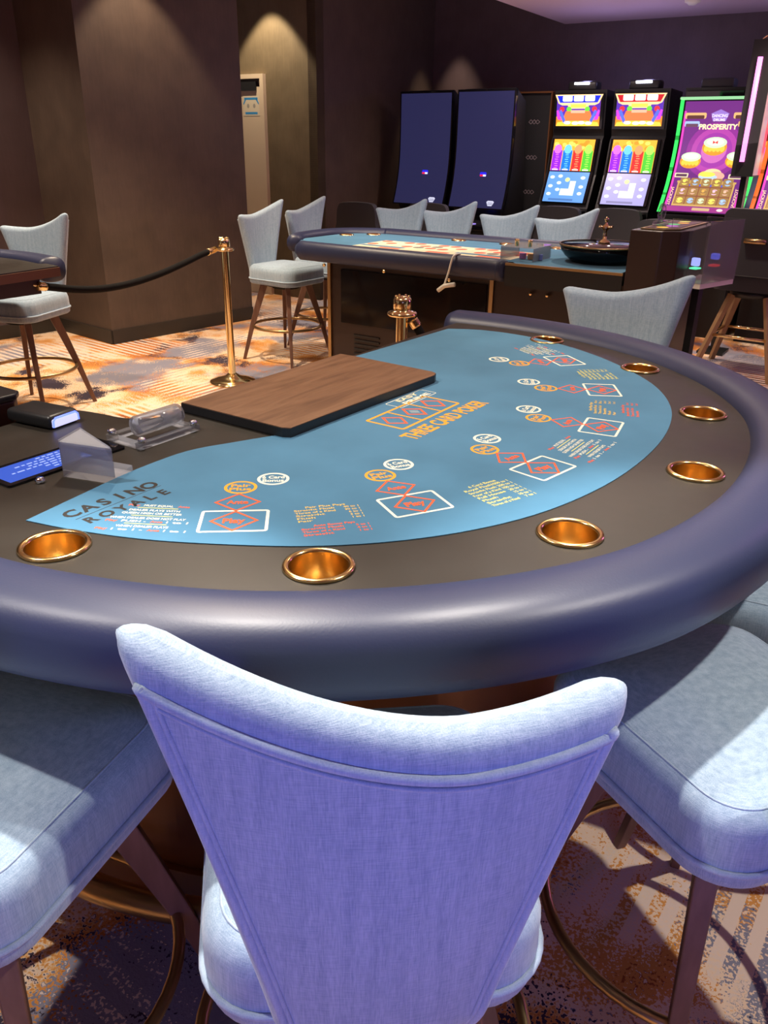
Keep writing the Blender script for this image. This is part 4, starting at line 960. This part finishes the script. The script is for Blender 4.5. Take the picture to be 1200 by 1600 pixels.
# slim sign tower with pink tube
sg = thing('sign_tower', 'tall black sign tower with a glowing pink tube at the right edge', 'sign', (2.64, 6.55, 0), TA)
mb = MB(); mb.box((-.075, -.10, 1.32), (.075, .145, 2.20), M_BLACK); mb.build('sign_box', sg)
mb = MB(); mb.box((-.02, .0, .0205), (.02, .1, 1.319), M_BLACK); mb.box((-.10, -.10, 0), (.10, .14, .02), M_BLACK); mb.build('support_post', sg)
mb = MB(); mb.tube([(-.012, -.112, 1.42), (-.012, -.112, 2.09)], .017, em((1., .22, .72), 2.6), 12); mb.build('pink_tube', sg)
mb = MB(); mb.box((.0755, -.09, 1.33), (.085, .04, 1.95), em((.55, .30, .32), .8)); mb.box((.0755, .045, 1.33), (.085, .14, 1.80), em((.9, .06, .05), 1.3)); mb.box((.0755, -.09, 2.0), (.080, .14, 2.17), em((.12, .06, .35), .8)); mb.build('side_light', sg)
mb = MB(); mb.tube([(-.03, -.05, 2.2005), (-.01, -.04, 2.22), (.03, .0, 2.235), (.06, .06, 2.22), (.05, .12, 2.203)], .006, M_BRASS, 8); mb.build('top_hook', sg)

# ------------------------------------------------------------------ slot stools
def slot_stool(name, label):
    r = thing(name, label, 'stool', group='grey slot stools before the machines')
    mb = MB(); mb.prism(rrect(.21, .20, .07), .60, .69, M_GREY); mb.build('seat', r, bevel=.02)
    mb = MB(); pts = [(-.19, .70), (-.20, .85), (-.185, .98), (-.12, 1.02), (.12, 1.02), (.185, .98), (.20, .85), (.19, .70)]
    mb.prism(catmull(pts, 4, True), -.035, .035, M_GREY, Matrix.Translation((0, -.20, 0)) @ Matrix.Rotation(pi/2, 4, 'X')); mb.build('backrest', r, bevel=.015)
    mb = MB(); mb.lathe([(.03, .02), (.03, .60)], M_CHROME, seg=16); mb.build('column', r)
    mb = MB(); mb.lathe([(0, 0), (.20, 0), (.20, .012), (.04, .03), (0, .03)], M_BLACK, seg=32); mb.build('base', r)
    return r
ss = slot_stool('slot_stool', 'dark grey slot stool at far left of the machine row, beside the dark wall')
ss.location = (-.19, 7.95, 0); ss.rotation_euler = (0, 0, TA+.1)
dup(ss, (.45, 7.98, 0), TA+.1, 'dark grey slot stool in front of the left dim blue screen')
dup(ss, (1.62, 7.80, 0), TA, 'dark grey slot stool in front of the blue topped lit machine')
dup(ss, (2.10, 7.62, 0), TA, 'dark grey slot stool in front of the red topped lit machine')
dup(ss, (2.15, 6.50, 0), TA-.05, 'dark grey slot stool before the green edged machine')
# the nearer grey stool with wooden legs
ns = thing('slot_stool', 'dark grey stool with wooden legs, brass footrest and gold handle at the right edge', 'stool', (2.62, 5.95, 0), radians(-35), 'grey slot stools before the machines')
mb = MB(); mb.prism(rrect(.24, .22, .06), .60, .70, M_GREY); mb.build('seat', ns, bevel=.02)
mb = MB(); mb.prism(rrect(.23, .215, .05, 6, 0, .925), -.035, .035, M_GREY, Matrix.Translation((0, -.22, 0)) @ Matrix.Rotation(pi/2, 4, 'X')); bk_ = mb.build('backrest', ns, bevel=.012)
mb = MB(); mb.tube([(-.07, -.275, .94), (.07, -.275, .94)], .018, M_SATIN, 12); mb.tube([(-.05, -.256, .94), (-.05, -.27, .94)], .008, M_SATIN, 6); mb.tube([(.05, -.256, .94), (.05, -.27, .94)], .008, M_SATIN, 6); mb.build('gold_handle', bk_)
mb = MB(); mb.lathe([(0, .545), (.16, .545), (.16, .599), (0, .599)], M_BLACK, seg=24); mb.build('swivel_plate', ns)
for sx in (-1, 1):
    for sy in (-1, 1): mb = MB(); mb.bar((sx*.12, sy*.12, .56), (sx*.27, sy*.27, 0), (.045, .035), (.035, .03), M_OAK); mb.build('leg', ns)
mb = MB(); c4 = [(-.2, -.2, .28), (.2, -.2, .28), (.2, .2, .28), (-.2, .2, .28)]
for a, b in zip(c4, c4[1:]+c4[:1]): mb.tube([a, b], .012, M_BRASS, 8)
mb.build('footrest', ns)
